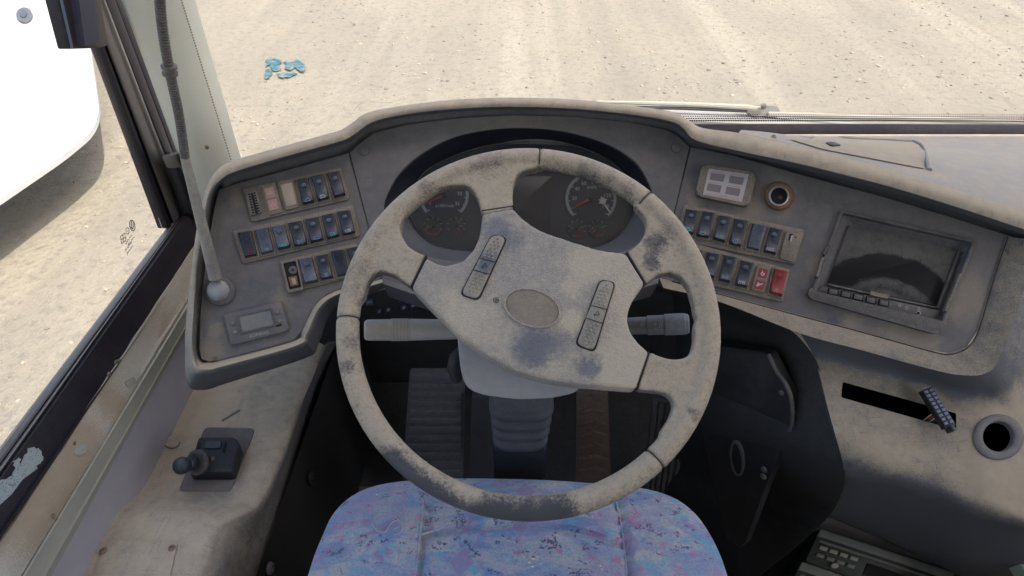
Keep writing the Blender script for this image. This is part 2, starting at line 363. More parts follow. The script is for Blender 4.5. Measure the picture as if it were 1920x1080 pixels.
M['sill'] = dusty('rusty_cream_sill', (.55, .53, .45), (.38, .30, .21), .42, 9, .55, .06, 500, [
    (atx(150, 830, -.6), .035, .3), (atx(205, 760, -.6), .03, .3), (atx(60, 960, -.6), .05, .35), (atx(120, 900, -.6), .035, .3), (atx(290, 600, -.6), .05, .12)], streak=((1, .45, 1), (0, 0, 0)), contrast=.24)
M['ridge'] = dusty('sill_trim', (.31, .32, .285), (.36, .30, .21), .5, 9, .6, .05, 600)
M['wallpanel'] = dusty('mauve_grey_wall', (.36, .335, .36), (.42, .37, .34), .45, 8, .7, .05, 700)
M['rubber'] = dusty('window_rubber', (.018, .015, .021), (.075, .06, .057), .30, 8, .6, .05, 600)
M['alu'] = dusty('brown_anodised_channel', (.13, .115, .11), (.22, .18, .15), .4, 14, .5, .05, 600)
M['steel'] = simple('worn_steel', (.40, .37, .34), .45, .2)
M['screwm'] = dusty('rusty_screw', (.12, .08, .06), (.30, .22, .16), .5, 90, .6, .1)
M['stalk'] = dusty('cream_stalk', (.34, .34, .33), (.48, .42, .34), .5, 16, .7, .03, 700)
M['stalk2'] = dusty('blue_grey_stalk', (.17, .18, .205), (.36, .33, .28), .36, 20, .7, .03, 700)
M['shroud'] = dusty('grey_column_shroud', (.34, .345, .36), (.48, .42, .35), .42, 9, .75, .04, 900)
M['glue'] = simple('white_print', (.38, .39, .40), .6)
M['green'] = simple('teal_print', (.10, .36, .36), .6)
M['dimprint'] = simple('faded_print', (.17, .24, .31), .6)
M['redprint'] = simple('red_needle', (.24, .025, .025), .5)
M['pinkprint'] = simple('faded_pink_label', (.50, .27, .25), .7)
M['gaugeface'] = simple('gauge_face', (.014, .018, .032), .5)
M['gaugering'] = simple('gauge_scale_band', (.22, .23, .25), .5)
scx = PR.pt(1658, 622, -.010); scr_ = (PR.pt(1658, 478, -.010) - scx).length; scr0 = (PR.pt(1658, 520, -.010) - scx).length
M['screen'] = dusty('dusty_screen', (.012, .012, .014), (.115, .105, .092), .60, 10, .5, .03, 900, patches=(
    (PR.pt(1575, 560, -.010), .018, .7), (PR.pt(1790, 520, -.010), .016, .5), (PR.pt(1650, 590, -.010), .03, .3)), arcs=[(scx, scr0, scr_, -.42), (PR.pt(1650, 650, -.010), scr0 * .98, scr0 * 1.12, -.12)], contrast=.16)
M['lcd'] = dusty('small_lcd', (.17, .175, .18), (.27, .25, .2), .45, 20, .5, .03)
M['monitor'] = dusty('monitor_frame', (.065, .065, .073), (.20, .17, .135), .42, 20, .65, .06)
M['sticker'] = simple('white_sticker', (.42, .39, .37), .7)
M['stickergrey'] = simple('sticker_grey', (.18, .165, .158), .7)
M['chrome'] = simple('dusty_chrome', (.62, .58, .52), .35, .6)
M['lid'] = dusty('tan_lid', (.32, .29, .24), (.42, .35, .255), .7, 8, .85, .05, 600)
M['white'] = dusty('white_paint', (.46, .46, .447), (.40, .37, .33), .38, 1.6, .5, .01, 500, contrast=.3)
M['cowl'] = dusty('white_cowl', (.50, .49, .47), (.38, .33, .26), .5, 3, .6, .03)
M['teal'] = dusty('teal_print_scrap', (.002, .085, .11), (.17, .18, .155), .46, 14, .7, .05, 25, contrast=.07, up=0)
M['boot'] = dusty('rubber_boot', (.045, .047, .055), (.11, .105, .105), .42, 22, .7, .05)
M['post'] = dusty('black_column', (.010, .012, .018), (.04, .04, .045), .3, 14, .5, .05)
M['pedalpad'] = dusty('worn_pedal', (.10, .07, .06), (.24, .18, .14), .5, 20, .8, .15)
M['pedalgrey'] = dusty('ribbed_grey_plate', (.075, .078, .086), (.21, .19, .165), .4, 14, .8, .12)
M['radio'] = dusty('dark_radio', (.018, .025, .022), (.07, .08, .07), .35, 40, .5, .05)
M['radioedge'] = dusty('radio_edge', (.13, .14, .13), (.24, .24, .20), .4, 40, .5, .05)

# ground: pale compacted sand with gravel
def ground_mat():
    m, nt, p = newmat('sandy_ground'); g = nt.nodes.new('ShaderNodeNewGeometry'); pos = g.outputs['Position']
    mp = nt.nodes.new('ShaderNodeMapping'); lk(nt, pos, mp.inputs[0]); mp.inputs['Rotation'].default_value = (0, 0, R_(12)); mp.inputs['Scale'].default_value = (1.6, .10, 1)
    mp2 = nt.nodes.new('ShaderNodeMapping'); lk(nt, pos, mp2.inputs[0]); mp2.inputs['Rotation'].default_value = (0, 0, R_(-38)); mp2.inputs['Scale'].default_value = (1.5, .07, 1)
    b2, _ = noise_(nt, mp2.outputs[0], 1.3, 4, .55, .2)
    wv = nt.nodes.new('ShaderNodeTexWave'); wv.inputs['Scale'].default_value = 5.5; wv.inputs['Distortion'].default_value = 3.5; wv.inputs['Detail'].default_value = 3
    mp3 = nt.nodes.new('ShaderNodeMapping'); lk(nt, pos, mp3.inputs[0]); mp3.inputs['Rotation'].default_value = (0, 0, R_(40)); lk(nt, mp3.outputs[0], wv.inputs[0])
    a, _ = noise_(nt, pos, .55, 5, .6); b, _ = noise_(nt, mp.outputs[0], 1.1, 4, .55, .3); c, _ = noise_(nt, pos, 14, 6, .7); d, _ = noise_(nt, pos, 55, 4, .7); e, _ = noise_(nt, pos, 5, 4, .65)
    col = mixc(nt, ramp(nt, a, .35, .65), (0.259, 0.226, 0.171), (0.225, 0.199, 0.156))
    col = mixc(nt, math_(nt, 'MULTIPLY', ramp(nt, b, .54, .66), .6), col, (0.300, 0.266, 0.201))
    col = mixc(nt, math_(nt, 'MULTIPLY', ramp(nt, b, .46, .36), .4), col, (0.197, 0.176, 0.141))
    trk = math_(nt, 'MULTIPLY', ramp(nt, b2, .56, .62), ramp(nt, b2, .72, .66))
    col = mixc(nt, math_(nt, 'MULTIPLY', trk, math_(nt, 'MULTIPLY_ADD', wv.outputs['Fac'], .10, .14)), col, (0.315, 0.281, 0.217))
    col = mixc(nt, math_(nt, 'MULTIPLY', ramp(nt, b2, .42, .34), .35), col, (0.188, 0.169, 0.135))
    col = mixc(nt, math_(nt, 'MULTIPLY', ramp(nt, c, .48, .66), .6), col, (0.150, 0.137, 0.118))
    col = mixc(nt, math_(nt, 'MULTIPLY', ramp(nt, d, .55, .68), .55), col, (0.150, 0.137, 0.118))
    col = mixc(nt, math_(nt, 'MULTIPLY', ramp(nt, d, .42, .30), .5), col, (0.360, 0.327, 0.266))
    lk(nt, col, p.inputs['Base Color']); p.inputs['Roughness'].default_value = .95; p.inputs['Specular IOR Level'].default_value = .1
    h = math_(nt, 'MULTIPLY_ADD', c, .5, math_(nt, 'MULTIPLY', d, .25)); h = math_(nt, 'MULTIPLY_ADD', e, .8, h); h = math_(nt, 'MULTIPLY_ADD', b, .55, h); h = math_(nt, 'MULTIPLY_ADD', math_(nt, 'MULTIPLY', trk, wv.outputs['Fac']), .07, h)
    bm_ = nt.nodes.new('ShaderNodeBump'); bm_.inputs['Strength'].default_value = .8; bm_.inputs['Distance'].default_value = .03
    lk(nt, h, bm_.inputs['Height']); lk(nt, bm_.outputs[0], p.inputs['Normal']); return m
M['ground'] = ground_mat()
def pebble_mat():
    m, nt, p = newmat('pebble_stone'); g = nt.nodes.new('ShaderNodeNewGeometry')
    r = nt.nodes.new('ShaderNodeValToRGB'); lk(nt, g.outputs['Random Per Island'], r.inputs[0])
    r.color_ramp.elements[0].color = (0.126, 0.111, 0.096, 1); r.color_ramp.elements[1].color = (0.330, 0.290, 0.235, 1)
    e = r.color_ramp.elements.new(.45); e.color = (0.252, 0.215, 0.170, 1); e = r.color_ramp.elements.new(.8); e.color = (0.326, 0.266, 0.192, 1)
    lk(nt, r.outputs[0], p.inputs['Base Color']); p.inputs['Roughness'].default_value = .9; return m
M['pebble'] = pebble_mat()
def glass_mat(name, dust, frit=False):
    m, nt, p = newmat(name); out = nt.nodes['Material Output']
    tr = nt.nodes.new('ShaderNodeBsdfTransparent'); tr.inputs[0].default_value = (.95, .96, .95, 1)
    gl = nt.nodes.new('ShaderNodeBsdfGlossy'); gl.inputs['Roughness'].default_value = .03
    df = nt.nodes.new('ShaderNodeBsdfDiffuse'); df.inputs[0].default_value = (.62, .55, .45, 1)
    tl = nt.nodes.new('ShaderNodeBsdfTranslucent'); tl.inputs[0].default_value = (.62, .55, .45, 1)
    fr = nt.nodes.new('ShaderNodeFresnel'); fr.inputs[0].default_value = 1.4
    g = nt.nodes.new('ShaderNodeNewGeometry'); n1, _ = noise_(nt, g.outputs['Position'], 2.5, 5, .6); n2, _ = noise_(nt, g.outputs['Position'], 180, 2, .6)
    f = math_(nt, 'MULTIPLY', math_(nt, 'MULTIPLY_ADD', ramp(nt, n2, .6, .75), .6, ramp(nt, n1, .3, .75)), dust)
    m1 = nt.nodes.new('ShaderNodeMixShader'); lk(nt, math_(nt, 'MULTIPLY', fr.outputs[0], .55), m1.inputs[0]); lk(nt, tr.outputs[0], m1.inputs[1]); lk(nt, gl.outputs[0], m1.inputs[2])
    md = nt.nodes.new('ShaderNodeMixShader'); md.inputs[0].default_value = .5; lk(nt, df.outputs[0], md.inputs[1]); lk(nt, tl.outputs[0], md.inputs[2])
    m2 = nt.nodes.new('ShaderNodeMixShader'); lk(nt, f, m2.inputs[0]); lk(nt, m1.outputs[0], m2.inputs[1]); lk(nt, md.outputs[0], m2.inputs[2])
    lk(nt, m2.outputs[0], out.inputs[0]); return m
M['glass'] = glass_mat('dusty_windscreen_glass', .22)
M['sideglass'] = glass_mat('side_window_glass', .07)
M['clusterglass'] = glass_mat('cluster_lens', .16)
def seat_mat():
    m, nt, p = newmat('patterned_moquette'); g = nt.nodes.new('ShaderNodeNewGeometry'); pos = g.outputs['Position']
    mp = nt.nodes.new('ShaderNodeMapping'); lk(nt, pos, mp.inputs[0]); mp.inputs['Scale'].default_value = (1, 1.9, 1); mp.inputs['Rotation'].default_value = (0, 0, .45)
    a, _ = noise_(nt, mp.outputs[0], 14, 6, .68, .6); b, _ = noise_(nt, mp.outputs[0], 26, 5, .65, 1.0); c, _ = noise_(nt, pos, 62, 3, .6); d, _ = noise_(nt, pos, 300, 2, .6); e, _ = noise_(nt, mp.outputs[0], 6.1, 3, .6)
    x, _ = noise_(nt, pos, 47, 3, .5, .3)
    col = mixc(nt, ramp(nt, a, .38, .62), (.19, .29, .50), (.47, .47, .50))
    col = mixc(nt, math_(nt, 'MULTIPLY', ramp(nt, b, .52, .64), .75), col, (.12, .42, .56))
    col = mixc(nt, math_(nt, 'MULTIPLY', ramp(nt, e, .50, .66), .7), col, (.37, .32, .48))
    col = mixc(nt, math_(nt, 'MULTIPLY', ramp(nt, c, .57, .64), .6), col, (.50, .16, .34))
    blk = math_(nt, 'MULTIPLY', ramp(nt, math_(nt, 'MULTIPLY', ramp(nt, x, .45, .6), ramp(nt, b, .48, .40)), .3, .7), ramp(nt, d, .46, .52))
    col = mixc(nt, math_(nt, 'MULTIPLY', blk, .85), col, (.03, .07, .14))
    dn, _ = noise_(nt, pos, 5, 4, .6); col = mixc(nt, math_(nt, 'MULTIPLY', ramp(nt, dn, .42, .7), .45), col, (.46, .43, .40))
    sep = nt.nodes.new('ShaderNodeSeparateXYZ'); lk(nt, pos, sep.inputs[0])
    for (cx, cy, ax, ay, wd, sk) in SEATMARK:
        dx = math_(nt, 'SUBTRACT', sep.outputs[0], cx); dy = math_(nt, 'SUBTRACT', sep.outputs[1], cy)
        dx = math_(nt, 'MULTIPLY_ADD', dy, -sk, dx)
        f = math_(nt, 'ADD', math_(nt, 'DIVIDE', math_(nt, 'ABSOLUTE', dx), ax), math_(nt, 'DIVIDE', math_(nt, 'ABSOLUTE', dy), ay))
        col = mixc(nt, math_(nt, 'MULTIPLY', ramp(nt, f, 1.16, 1.06), math_(nt, 'MULTIPLY', ramp(nt, d, .35, .6), .55)), col, (.52, .47, .52)); col = mixc(nt, math_(nt, 'MULTIPLY', ramp(nt, f, 1.02, .93), .62), col, (.30, .235, .42))
    col = mixc(nt, math_(nt, 'MULTIPLY', ramp(nt, d, .3, .7), .25), col, (.1, .1, .16))
    lk(nt, col, p.inputs['Base Color']); p.inputs['Roughness'].default_value = .95; p.inputs['Specular IOR Level'].default_value = .1
    p.inputs['Sheen Weight'].default_value = .3
    bp = nt.nodes.new('ShaderNodeBump'); bp.inputs['Strength'].default_value = .6; bp.inputs['Distance'].default_value = .001; lk(nt, d, bp.inputs['Height']); lk(nt, bp.outputs[0], p.inputs['Normal'])
    return m
SEATMARK = []
for (x, y, a_, b_, sk) in ((985, 916, 20, 22, 0), (975, 990, 17, 24, 0), (867, 1062, 24, 30, .1), (1180, 1022, 20, 32, 0), (1125, 1004, 16, 14, 0), (728, 988, 26, 15, .3), (1350, 1075, 14, 30, 0)):
    q = atz(x, y, .505); q2 = atz(x + a_, y, .505); q3 = atz(x, y - b_, .505)
    SEATMARK.append((q.x, q.y, q2.x - q.x, q3.y - q.y, 0, sk))
M['seat'] = seat_mat()

# ================================================================== THE SETTING
GZ = -1.0
g = mesh_obj('ground', [(-150, -150, GZ), (150, -150, GZ), (150, 250, GZ), (-150, 250, GZ)], [(0, 1, 2, 3)], M['ground'], smooth=0); g['kind'] = 'structure'
# pebbles
def pebbles():
    ico = bmesh.new(); bmesh.ops.create_icosphere(ico, subdivisions=1, radius=1); bv = [v.co.copy() for v in ico.verts]; bf = [tuple(v.index for v in f.verts) for f in ico.faces]; ico.free()
    vs, fs = [], []; n = 0
    def put(x, y, r):
        o = len(vs); rz = rnd.random() * 6.28; c, s = math.cos(rz), math.sin(rz); ax, ay, az = r * rnd.uniform(.7, 1.4), r * rnd.uniform(.6, 1.1), r * rnd.uniform(.35, .75)
        for v in bv:
            k = rnd.uniform(.8, 1.15); a, b, d = v.x * ax * k, v.y * ay * k, v.z * az * k
            vs.append((x + a * c - b * s, y + a * s + b * c, GZ + az * .25 + d))
        fs.extend([tuple(o + i for i in f) for f in bf])
    for _ in range(20000):
        y = 3.2 + 9.5 * rnd.random() ** 1.1; x = rnd.uniform(-.35, 1) * y * .82
        cl = noise.noise(V((x * .7, y * .7, 3)))
        if rnd.random() > .45 + cl * 1.1: continue
        put(x, y, .004 + .018 * rnd.random() ** 6)
    for _ in range(8000):
        y = rnd.uniform(1.2, 6); x = rnd.uniform(-5.2, -1.7)
        cl = noise.noise(V((x * .9, y * .9, 8)))
        if rnd.random() > .5 + cl * 1.2: continue
        put(x, y, .004 + .014 * rnd.random() ** 5)
    o = mesh_obj('gravel', vs, fs, M['pebble'], smooth=0, recalc=False); o['kind'] = 'stuff'; o['label'] = 'small grey and tan stones scattered over the sand'
pebbles()
# cab floor
fl = box('cab_floor', (-.62, -1.6, -.05), (1.75, 1.22, 0), M['floor']); fl['kind'] = 'structure'

# scrap of printed plastic lying on the sand
def at_g(px, py, h=0): return atz(px, py, GZ + h)
rt = rootobj('plastic_scrap', at_g(530, 128), 'torn scrap of teal printed plastic lying on the sand ahead', 'litter')
for poly in ([(497, 112), (510, 106), (508, 118), (500, 124)], [(512, 109), (528, 112), (522, 122), (530, 130), (514, 132), (508, 122)], [(500, 128), (512, 136), (504, 148), (494, 146)],
             [(532, 114), (545, 118), (556, 110), (571, 119), (570, 132), (552, 128), (538, 132)], [(520, 138), (540, 134), (556, 138), (540, 145), (526, 146)]):
    bm = bmesh.new(); pp = []
    for i, (x, y) in enumerate(poly):
        a = V((x, y)); b = V(poly[(i + 1) % len(poly)])
        for t in (0, .33, .66):
            q = a.lerp(b, t); pp.append((q.x + rnd.uniform(-2.6, 2.6), q.y + rnd.uniform(-2.6, 2.6)))
    tp = [bm.verts.new(at_g(x, y, .012 + rnd.uniform(0, .012))) for x, y in pp]; f = bm.faces.new(tp)
    r = bmesh.ops.extrude_face_region(bm, geom=[f]); [setattr(v, 'co', v.co - V((0, 0, .004))) for v in r['geom'] if isinstance(v, bmesh.types.BMVert)]
    bmesh.ops.triangulate(bm, faces=bm.faces)
    bm_obj('flap', bm, M['teal'], rt, smooth=0)

# white rounded panel lying on supports beside the bus
rt = rootobj('white_panel', at_g(60, 200), 'large white rounded panel with a round grey stud, outside the side window', 'panel')
hz = .42
class HP:
    def pt(s, x, y, h=0): return atz(x, y, GZ + hz + h)
    def n(s, *a): return V((0, 0, 1))
out = rpoly([(-420, -260), (110, -330), (165, 60), (190, 232), (120, 290), (-420, 655)], [40, 60, 60, 70, 30, 40], 8)
prism('panel_skin', out, HP(), -.035, 0, M['white'], rt, .012, 3)
prism('stud', circ(45, 27, 15, 14), HP(), 0, .02, simple('grey_stud', (.09, .09, .09), .5), rt, .006)
prism('stud_cap', circ(43, 25, 7, 7), HP(), .02, .03, simple('grey_stud_cap', (.05, .05, .05), .4), rt, .003)
for (x, y) in ((20, 60), (-200, 300)):
    c = atz(x, y, GZ); box('support_block', (c.x - .1, c.y - .1, GZ), (c.x + .1, c.y + .1, GZ + hz - .037), M['dark'], rt)

# ================================================================== BUS BODY
body = rootobj('bus_body', (.5, 0, -1), 'cream bus body around the cab, lower skirts, unseen roof and walls shaping the light', 'bus')
M['lining'] = simple('grey_roof_lining', (.42, .41, .39), .9)
box('unseen_roof', (-.80, -1.9, 2.08), (1.80, .85, 2.14), M['lining'], body)  # out of view; keeps sun off the cab, front edge cut back for skylight
box('unseen_upper_wall', (1.735, -1.9, 1.75), (1.795, 1.0, 2.08), M['lining'], body)  # unseen wall band, left open below to let light in
box('unseen_upper_wall', (-.80, -1.9, 1.75), (-.74, .85, 2.08), M['lining'], body)
box('added_rear_wall', (-.80, -1.96, 0), (1.80, -1.9, 2.08), M['lining'], body)  # unseen wall added to cut light from behind
box('unseen_lower_wall', (1.74, -1.9, 0), (1.80, 1.2, .80), M['lining'], body)  # unseen low wall, limits light from the right
box('side_skirt', (-.80, -1.9, -.75), (-.74, 1.45, .40), M['white'], body)
box('side_skirt', (1.76, -1.9, -.75), (1.82, 1.45, .60), M['white'], body)
# windscreen base cowl, wiper, windscreen
cr = []
for k, (y, z) in enumerate(((1.33, .715), (1.40, .725), (1.50, .712), (1.60, .672), (1.66, .58), (1.69, .1), (1.69, -.7))):
    row = []
    for j in range(25):
        x = -.72 + 2.52 * j / 24; z_ = z - .16 * sm((.27 - x) / .12); e = max(0, (x - .25)) / 1.3
        row.append(V((x, y - max(0, y - 1.33) * 1.1 * e, z_ - .04 * e * (k > 0))))
    cr.append(row)
loft('front_cowl', cr, M['cowl'], body)
loft('cowl_grille', [[p + V((0, 0, .003)) for p in cr[0]], [p.lerp(q, .9) + V((0, -.01, .004)) for p, q in zip(cr[0], cr[1])], [p.lerp(q, .95) + V((0, -.01, .000)) for p, q in zip(cr[0], cr[1])]], M['panel'], body)

ws = rootobj('windscreen', (.4, 1.3, .75), 'dusty windscreen with black lower seal above the dashboard', 'windscreen')
def wsp(x, t):                                  # glass sheet: t metres up from the base
    return V((x, 1.315 - .10 * ((x - .5) / 1.2) ** 4 - t * .12, .742 + t - .16 * sm((.27 - x) / .12)))
rows = [[wsp(-.535 + 2.28 * j / 30, t) for j in range(31)] for t in (-.03, .1, .3, .6, .9, 1.23)]
loft('glass', rows, M['glass'], ws)
seal = []
for dz, dy in ((.0, .0), (.018, -.004), (.022, -.016), (.004, -.024), (-.04, -.024)):
    seal.append([wsp(-.53 + 2.27 * j / 30, 0) + V((0, dy, dz - .012)) for j in range(31)])
loft('lower_seal', seal, M['rubber'], ws)
# printed dot band along the foot of the glass
bm = bmesh.new()
for j in range(300):
    for k in range(4):
        x = .28 + 1.4 * j / 300 + (k % 2) * .0023; t = .012 + k * .0048; r = .0023 - k * .00038
        c = wsp(x, t) + V((0, -.0012, 0))
        bm.faces.new([bm.verts.new(c + V((math.cos(a) * r, -.12 * math.sin(a) * r, math.sin(a) * r))) for a in [i * math.pi / 3 for i in range(6)]])
o = bm_obj('dot_band', bm, M['black'], ws, smooth=0, kind='stuff')
# cracks in the glass
M['crack'] = simple('crack_grey', (.42, .44, .38), .4)
wpl = Plane(wsp(-.2, .1) + V((0, -.002, 0)), (0, -1, -.12))
def onws(x, y): return wpl.pt(x, y)
for pl in ([(436, 196), (455, 200), (480, 198), (505, 199), (530, 204), (548, 209), (558, 217), (566, 226)], [(665, 206), (676, 194), (690, 190), (712, 192), (735, 192), (760, 194)]):
    tube('crack', catmull([onws(*q) for q in pl], 4), .00045, M['crack'], ws, 5)

# wiper outside
wi = rootobj('wiper', aty(1430, 205, 1.42), 'pale windscreen wiper arm lying along the foot of the windscreen', 'wiper')
mw = dusty('wiper_paint', (.55, .53, .48), (.5, .43, .33), .5, 9, .6, .05)
def aw(x, y, yy=1.43): return aty(x, y, yy)
tube('arm', [aw(1120, 191), aw(1200, 193), aw(1300, 196), aw(1400, 201), aw(1430, 205)], [.003, .0045, .005, .006, .006], mw, wi, 8)
tube('blade', [aw(1175, 201), aw(1280, 203), aw(1400, 208)], [.0035, .004, .004], M['rubber'], wi, 6)
bm = bmesh.new()
top = [bm.verts.new(aw(x, y)) for x, y in rpoly([(1393, 196), (1458, 199), (1466, 216), (1412, 219)], 6)]; f = bm.faces.new(top)
r = bmesh.ops.extrude_face_region(bm, geom=[f]); [setattr(v, 'co', v.co + V((0, .02, -.01))) for v in r['geom'] if isinstance(v, bmesh.types.BMVert)]
bm_obj('pivot_cover', bm, M['white'], wi)
tube('pivot_bolt', [aw(1432, 196, 1.42), aw(1432, 203, 1.42)], .006, M['alu'], wi, 8)
tube('linkage', [aw(1440, 214), aw(1600, 219, 1.40), aw(1800, 226, 1.38), aw(1990, 232, 1.36)], .006, mw, wi, 8)

# ---- side window, its frame and the front post
sw = rootobj('side_window', (-.64, .7, .7), 'driver side window in black rubber frame with sliding catch', 'window')
XW = -.66
A1, A0 = atx(330, 418, XW), atx(0, 845, XW)
e = (A1 - A0)
A00 = A0 - e * .8
mesh_obj('glass', [A00, A1, atx(187, 0, XW) + V((0, 0, .9)), V((XW, A00.y, 2.0))], [(0, 1, 2, 3)], M['sideglass'], sw, smooth=0)
# lower frame: profile swept backwards, each line traced far and near
def sweep_lines(name, lines, mat, parent, ext=.35, n=14, jitter=0, fwd=0):
    rows = []
    for (fx, fy, nx, ny, x) in lines:
        a, b = atx(fx, fy, x), atx(nx, ny, x); b = b + (b - a) * ext; a = a - (b - a) * fwd
        rows.append([a.lerp(b, i / n) + V((rnd.uniform(-1, 1) * jitter, 0, rnd.uniform(-1, 1) * jitter)) for i in range(n + 1)])
    return loft(name, rows, mat, parent, smooth=50)
sweep_lines('outer_seal', [(329, 405, 0, 838, -.672), (330, 408, 0, 845, -.655), (337, 406, 0, 862, -.648)], M['alu'], sw)
sweep_lines('steel_strip', [(337, 406, 0, 862, -.648), (340, 404, 0, 868, -.641), (343, 402, 0, 874, -.642)], M['rubber'], sw)
sweep_lines('glass_channel', [(343, 402, 0, 874, -.642), (349, 394, 0, 883, -.636), (356, 385, 0, 889, -.640)], M['steel'], sw)
sweep_lines('lower_rubber', [(356, 385, 0, 889, -.640), (366, 384, 0, 900, -.628), (384, 440, 0, 1000, -.612), (372, 466, 0, 1006, -.604), (371, 472, 0, 1014, -.612)], M['rubber'], sw)
# patch of white residue on the rubber
bm = bmesh.new()
# flaking patch traced on the rubber face
class SX:
    def __init__(s, x): s.x = x
    def pt(s, px, py, h=0): return atx(px, py, s.x + h)
    def n(s, *a): return V((1, 0, 0))
rubp = plane3(atx(8, 896, -.628), atx(200, 640, -.6245), atx(22, 990, -.612))
pts = []
for (x, y) in [(-20, 975), (-5, 905), (8, 896), (20, 893), (28, 880), (24, 866), (35, 858), (40, 868), (52, 840), (62, 838), (80, 848), (82, 862), (70, 872), (74, 884), (62, 888), (66, 900), (52, 915), (40, 936), (24, 950), (8, 968), (-20, 1000)]:
    pts += [(x, y)]
pp = []
for i, q in enumerate(pts):
    a = V((*q, 0)); b = V((*pts[(i + 1) % len(pts)], 0))
    for t in (0, .25, .5, .75):
        c = a.lerp(b, t); pp.append((c.x + rnd.uniform(-3, 3), c.y + rnd.uniform(-3, 3)))
tri = fill_tri(pp)
mesh_obj('residue_patch', [rubp.pt(x, y, .003) for x, y in pp], tri, dusty('pale_residue', (.40, .44, .43), (.03, .03, .045), .40, 75, .7, .1, contrast=.05, up=0), sw, smooth=0)
# vertical front frame, seen as three channels
def upright(name, xs_lo, ylo, xs_hi, yhi, depth, mat, parent, dx=.02):
    """strip between two pixel lines on the wall plane, given a box section"""
    a, b = atx(xs_lo[0], ylo, XW + depth), atx(xs_lo[1], ylo, XW + depth)
    c, d = atx(xs_hi[0], yhi, XW + depth), atx(xs_hi[1], yhi, XW + depth)
    c, d = c + (c - a) * .9, d + (d - b) * .9
    f = [a, b, d, c]; bk = [p - V((dx, 0, 0)) for p in f]
    bm = bmesh.new(); v = [bm.verts.new(p) for p in f + bk]
    fs = [bm.faces.new([v[i] for i in q]) for q in ((0, 1, 2, 3), (7, 6, 5, 4), (0, 4, 5, 1), (1, 5, 6, 2), (2, 6, 7, 3), (3, 7, 4, 0))]
    bmesh.ops.bevel(bm, geom=list({e for f in fs for e in f.edges}), offset=.0025, segments=2, profile=.5, affect='EDGES')
    return bm_obj(name, bm, mat, parent)
upright('pane_edge', (307, 315), 428, (152, 160), 0, .000, M['sill'], sw, .006)
upright('inner_rubber', (315, 324), 428, (160, 166), 0, .008, M['rubber'], sw)
upright('inner_rubber', (324, 334), 428, (166, 172), 0, .004, M['rubber'], sw)
upright('front_channel', (333, 356), 426, (172, 195), 0, .014, M['alu'], sw, .005)
upright('channel_lip', (355, 359), 420, (195, 198), 0, .019, M['steel'], sw)
upright('outer_rubber', (359, 372), 410, (198, 217), 0, .018, M['rubber'], sw, .005)
upright('post_rubber', (372, 384), 405, (217, 231), 0, .010, M['rubber'], sw, .005)
# sliding catch, top left
ctx = XW + .03
def c3(x, y, d=0): return atx(x, y, ctx + d)
bm = bmesh.new()
fr = [bm.verts.new(c3(x, y)) for x, y in [(95, -60), (178, -60), (204, 84), (190, 90), (134, 92)]]; f = bm.faces.new(fr)
r = bmesh.ops.extrude_face_region(bm, geom=[f]); [setattr(v, 'co', v.co - V((.02, 0, 0))) for v in r['geom'] if isinstance(v, bmesh.types.BMVert)]
bmesh.ops.bevel(bm, geom=bm.edges[:], offset=.002, segments=2, profile=.5, affect='EDGES')
ca = bm_obj('catch', bm, M['rubber'], sw)
mesh_obj('catch_edge', [c3(98, -60, .003), c3(104, -60, .003), c3(138, 90, .003), c3(133, 92, .003)], [(0, 1, 2, 3)], simple('blue_grey_edge', (.10, .13, .19), .5), ca, smooth=0)
bm = bmesh.new(); fr = [bm.verts.new(c3(x, y, .012)) for x, y in rpoly([(140, -60), (172, -60), (186, 78), (160, 86)], 4)]; f = bm.faces.new(fr)
r = bmesh.ops.extrude_face_region(bm, geom=[f]); [setattr(v, 'co', v.co - V((.012, 0, 0))) for v in r['geom'] if isinstance(v, bmesh.types.BMVert)]
bm_obj('catch_grip', bm, dusty('grip', (.05, .05, .085), (.09, .085, .11), .4), ca)
# lower rubber corner fillet and bracket
def poly_x(name, pts, x, th, mat, parent, bevel=.002):
    bm = bmesh.new(); fr = [bm.verts.new(atx(px, py, x)) for px, py in pts]; f = bm.faces.new(fr)
    r = bmesh.ops.extrude_face_region(bm, geom=[f]); [setattr(v, 'co', v.co - V((th, 0, 0))) for v in r['geom'] if isinstance(v, bmesh.types.BMVert)]
    bmesh.ops.recalc_face_normals(bm, faces=bm.faces)
    if bevel: bmesh.ops.bevel(bm, geom=bm.edges[:], offset=bevel, segments=2, profile=.5, affect='EDGES')
    return bm_obj(name, bm, mat, parent)
poly_x('corner_rubber', [(322, 290), (352, 288), (372, 345), (386, 400), (386, 440), (360, 400)], -.618, .02, M['rubber'], sw)
poly_x('bracket', [(321, 292), (341, 286), (349, 312), (331, 315)], -.606, .018, M['alu'], sw)
# etched maker's mark on the pane
def etched():
    bm = bmesh.new(); sf = SX(XW + .002); mm = simple('etched_mark', (.22, .20, .18), .6)
    strokes_bm([arc(0, 0, 1, 0, 360, 18), [(-.1, .8), (-.5, -.4), (0, -.6)], [(.5, .5), (.1, -.7)]], 248, 423, (5, 1), (-1, -10), sf, 0, 1.8, bm)
    strokes_bm([[(-1, -1), (1, -1), (1, 1), (-1, 1), (-1, -1)], [(0, -1), (0, 1)], [(-1, 0), (1, 0)]], 231, 447, (4, -3), (-1, -7), sf, 0, 1.3, bm)
    strokes_bm([arc(0, 0, 1, 0, 360, 10), [(-.4, 0), (.4, 0)]], 239, 433, (3, -2), (-1, -6), sf, 0, 1.2, bm)
    for k, (x, y) in enumerate(((242, 448), (246, 452), (241, 462), (244, 468))):
        strokes_bm([[(-1, -.9), (-.8, .6), (-.6, -.4), (-.3, .5), (-.1, -.5), (.2, .6), (.4, -.2), (.7, .5), (1, -.5)]], x, y, (6, -8), (-1, -3), sf, 0, .9, bm)
    bm_obj('etched_mark', bm, mm, sw, smooth=0)
etched()

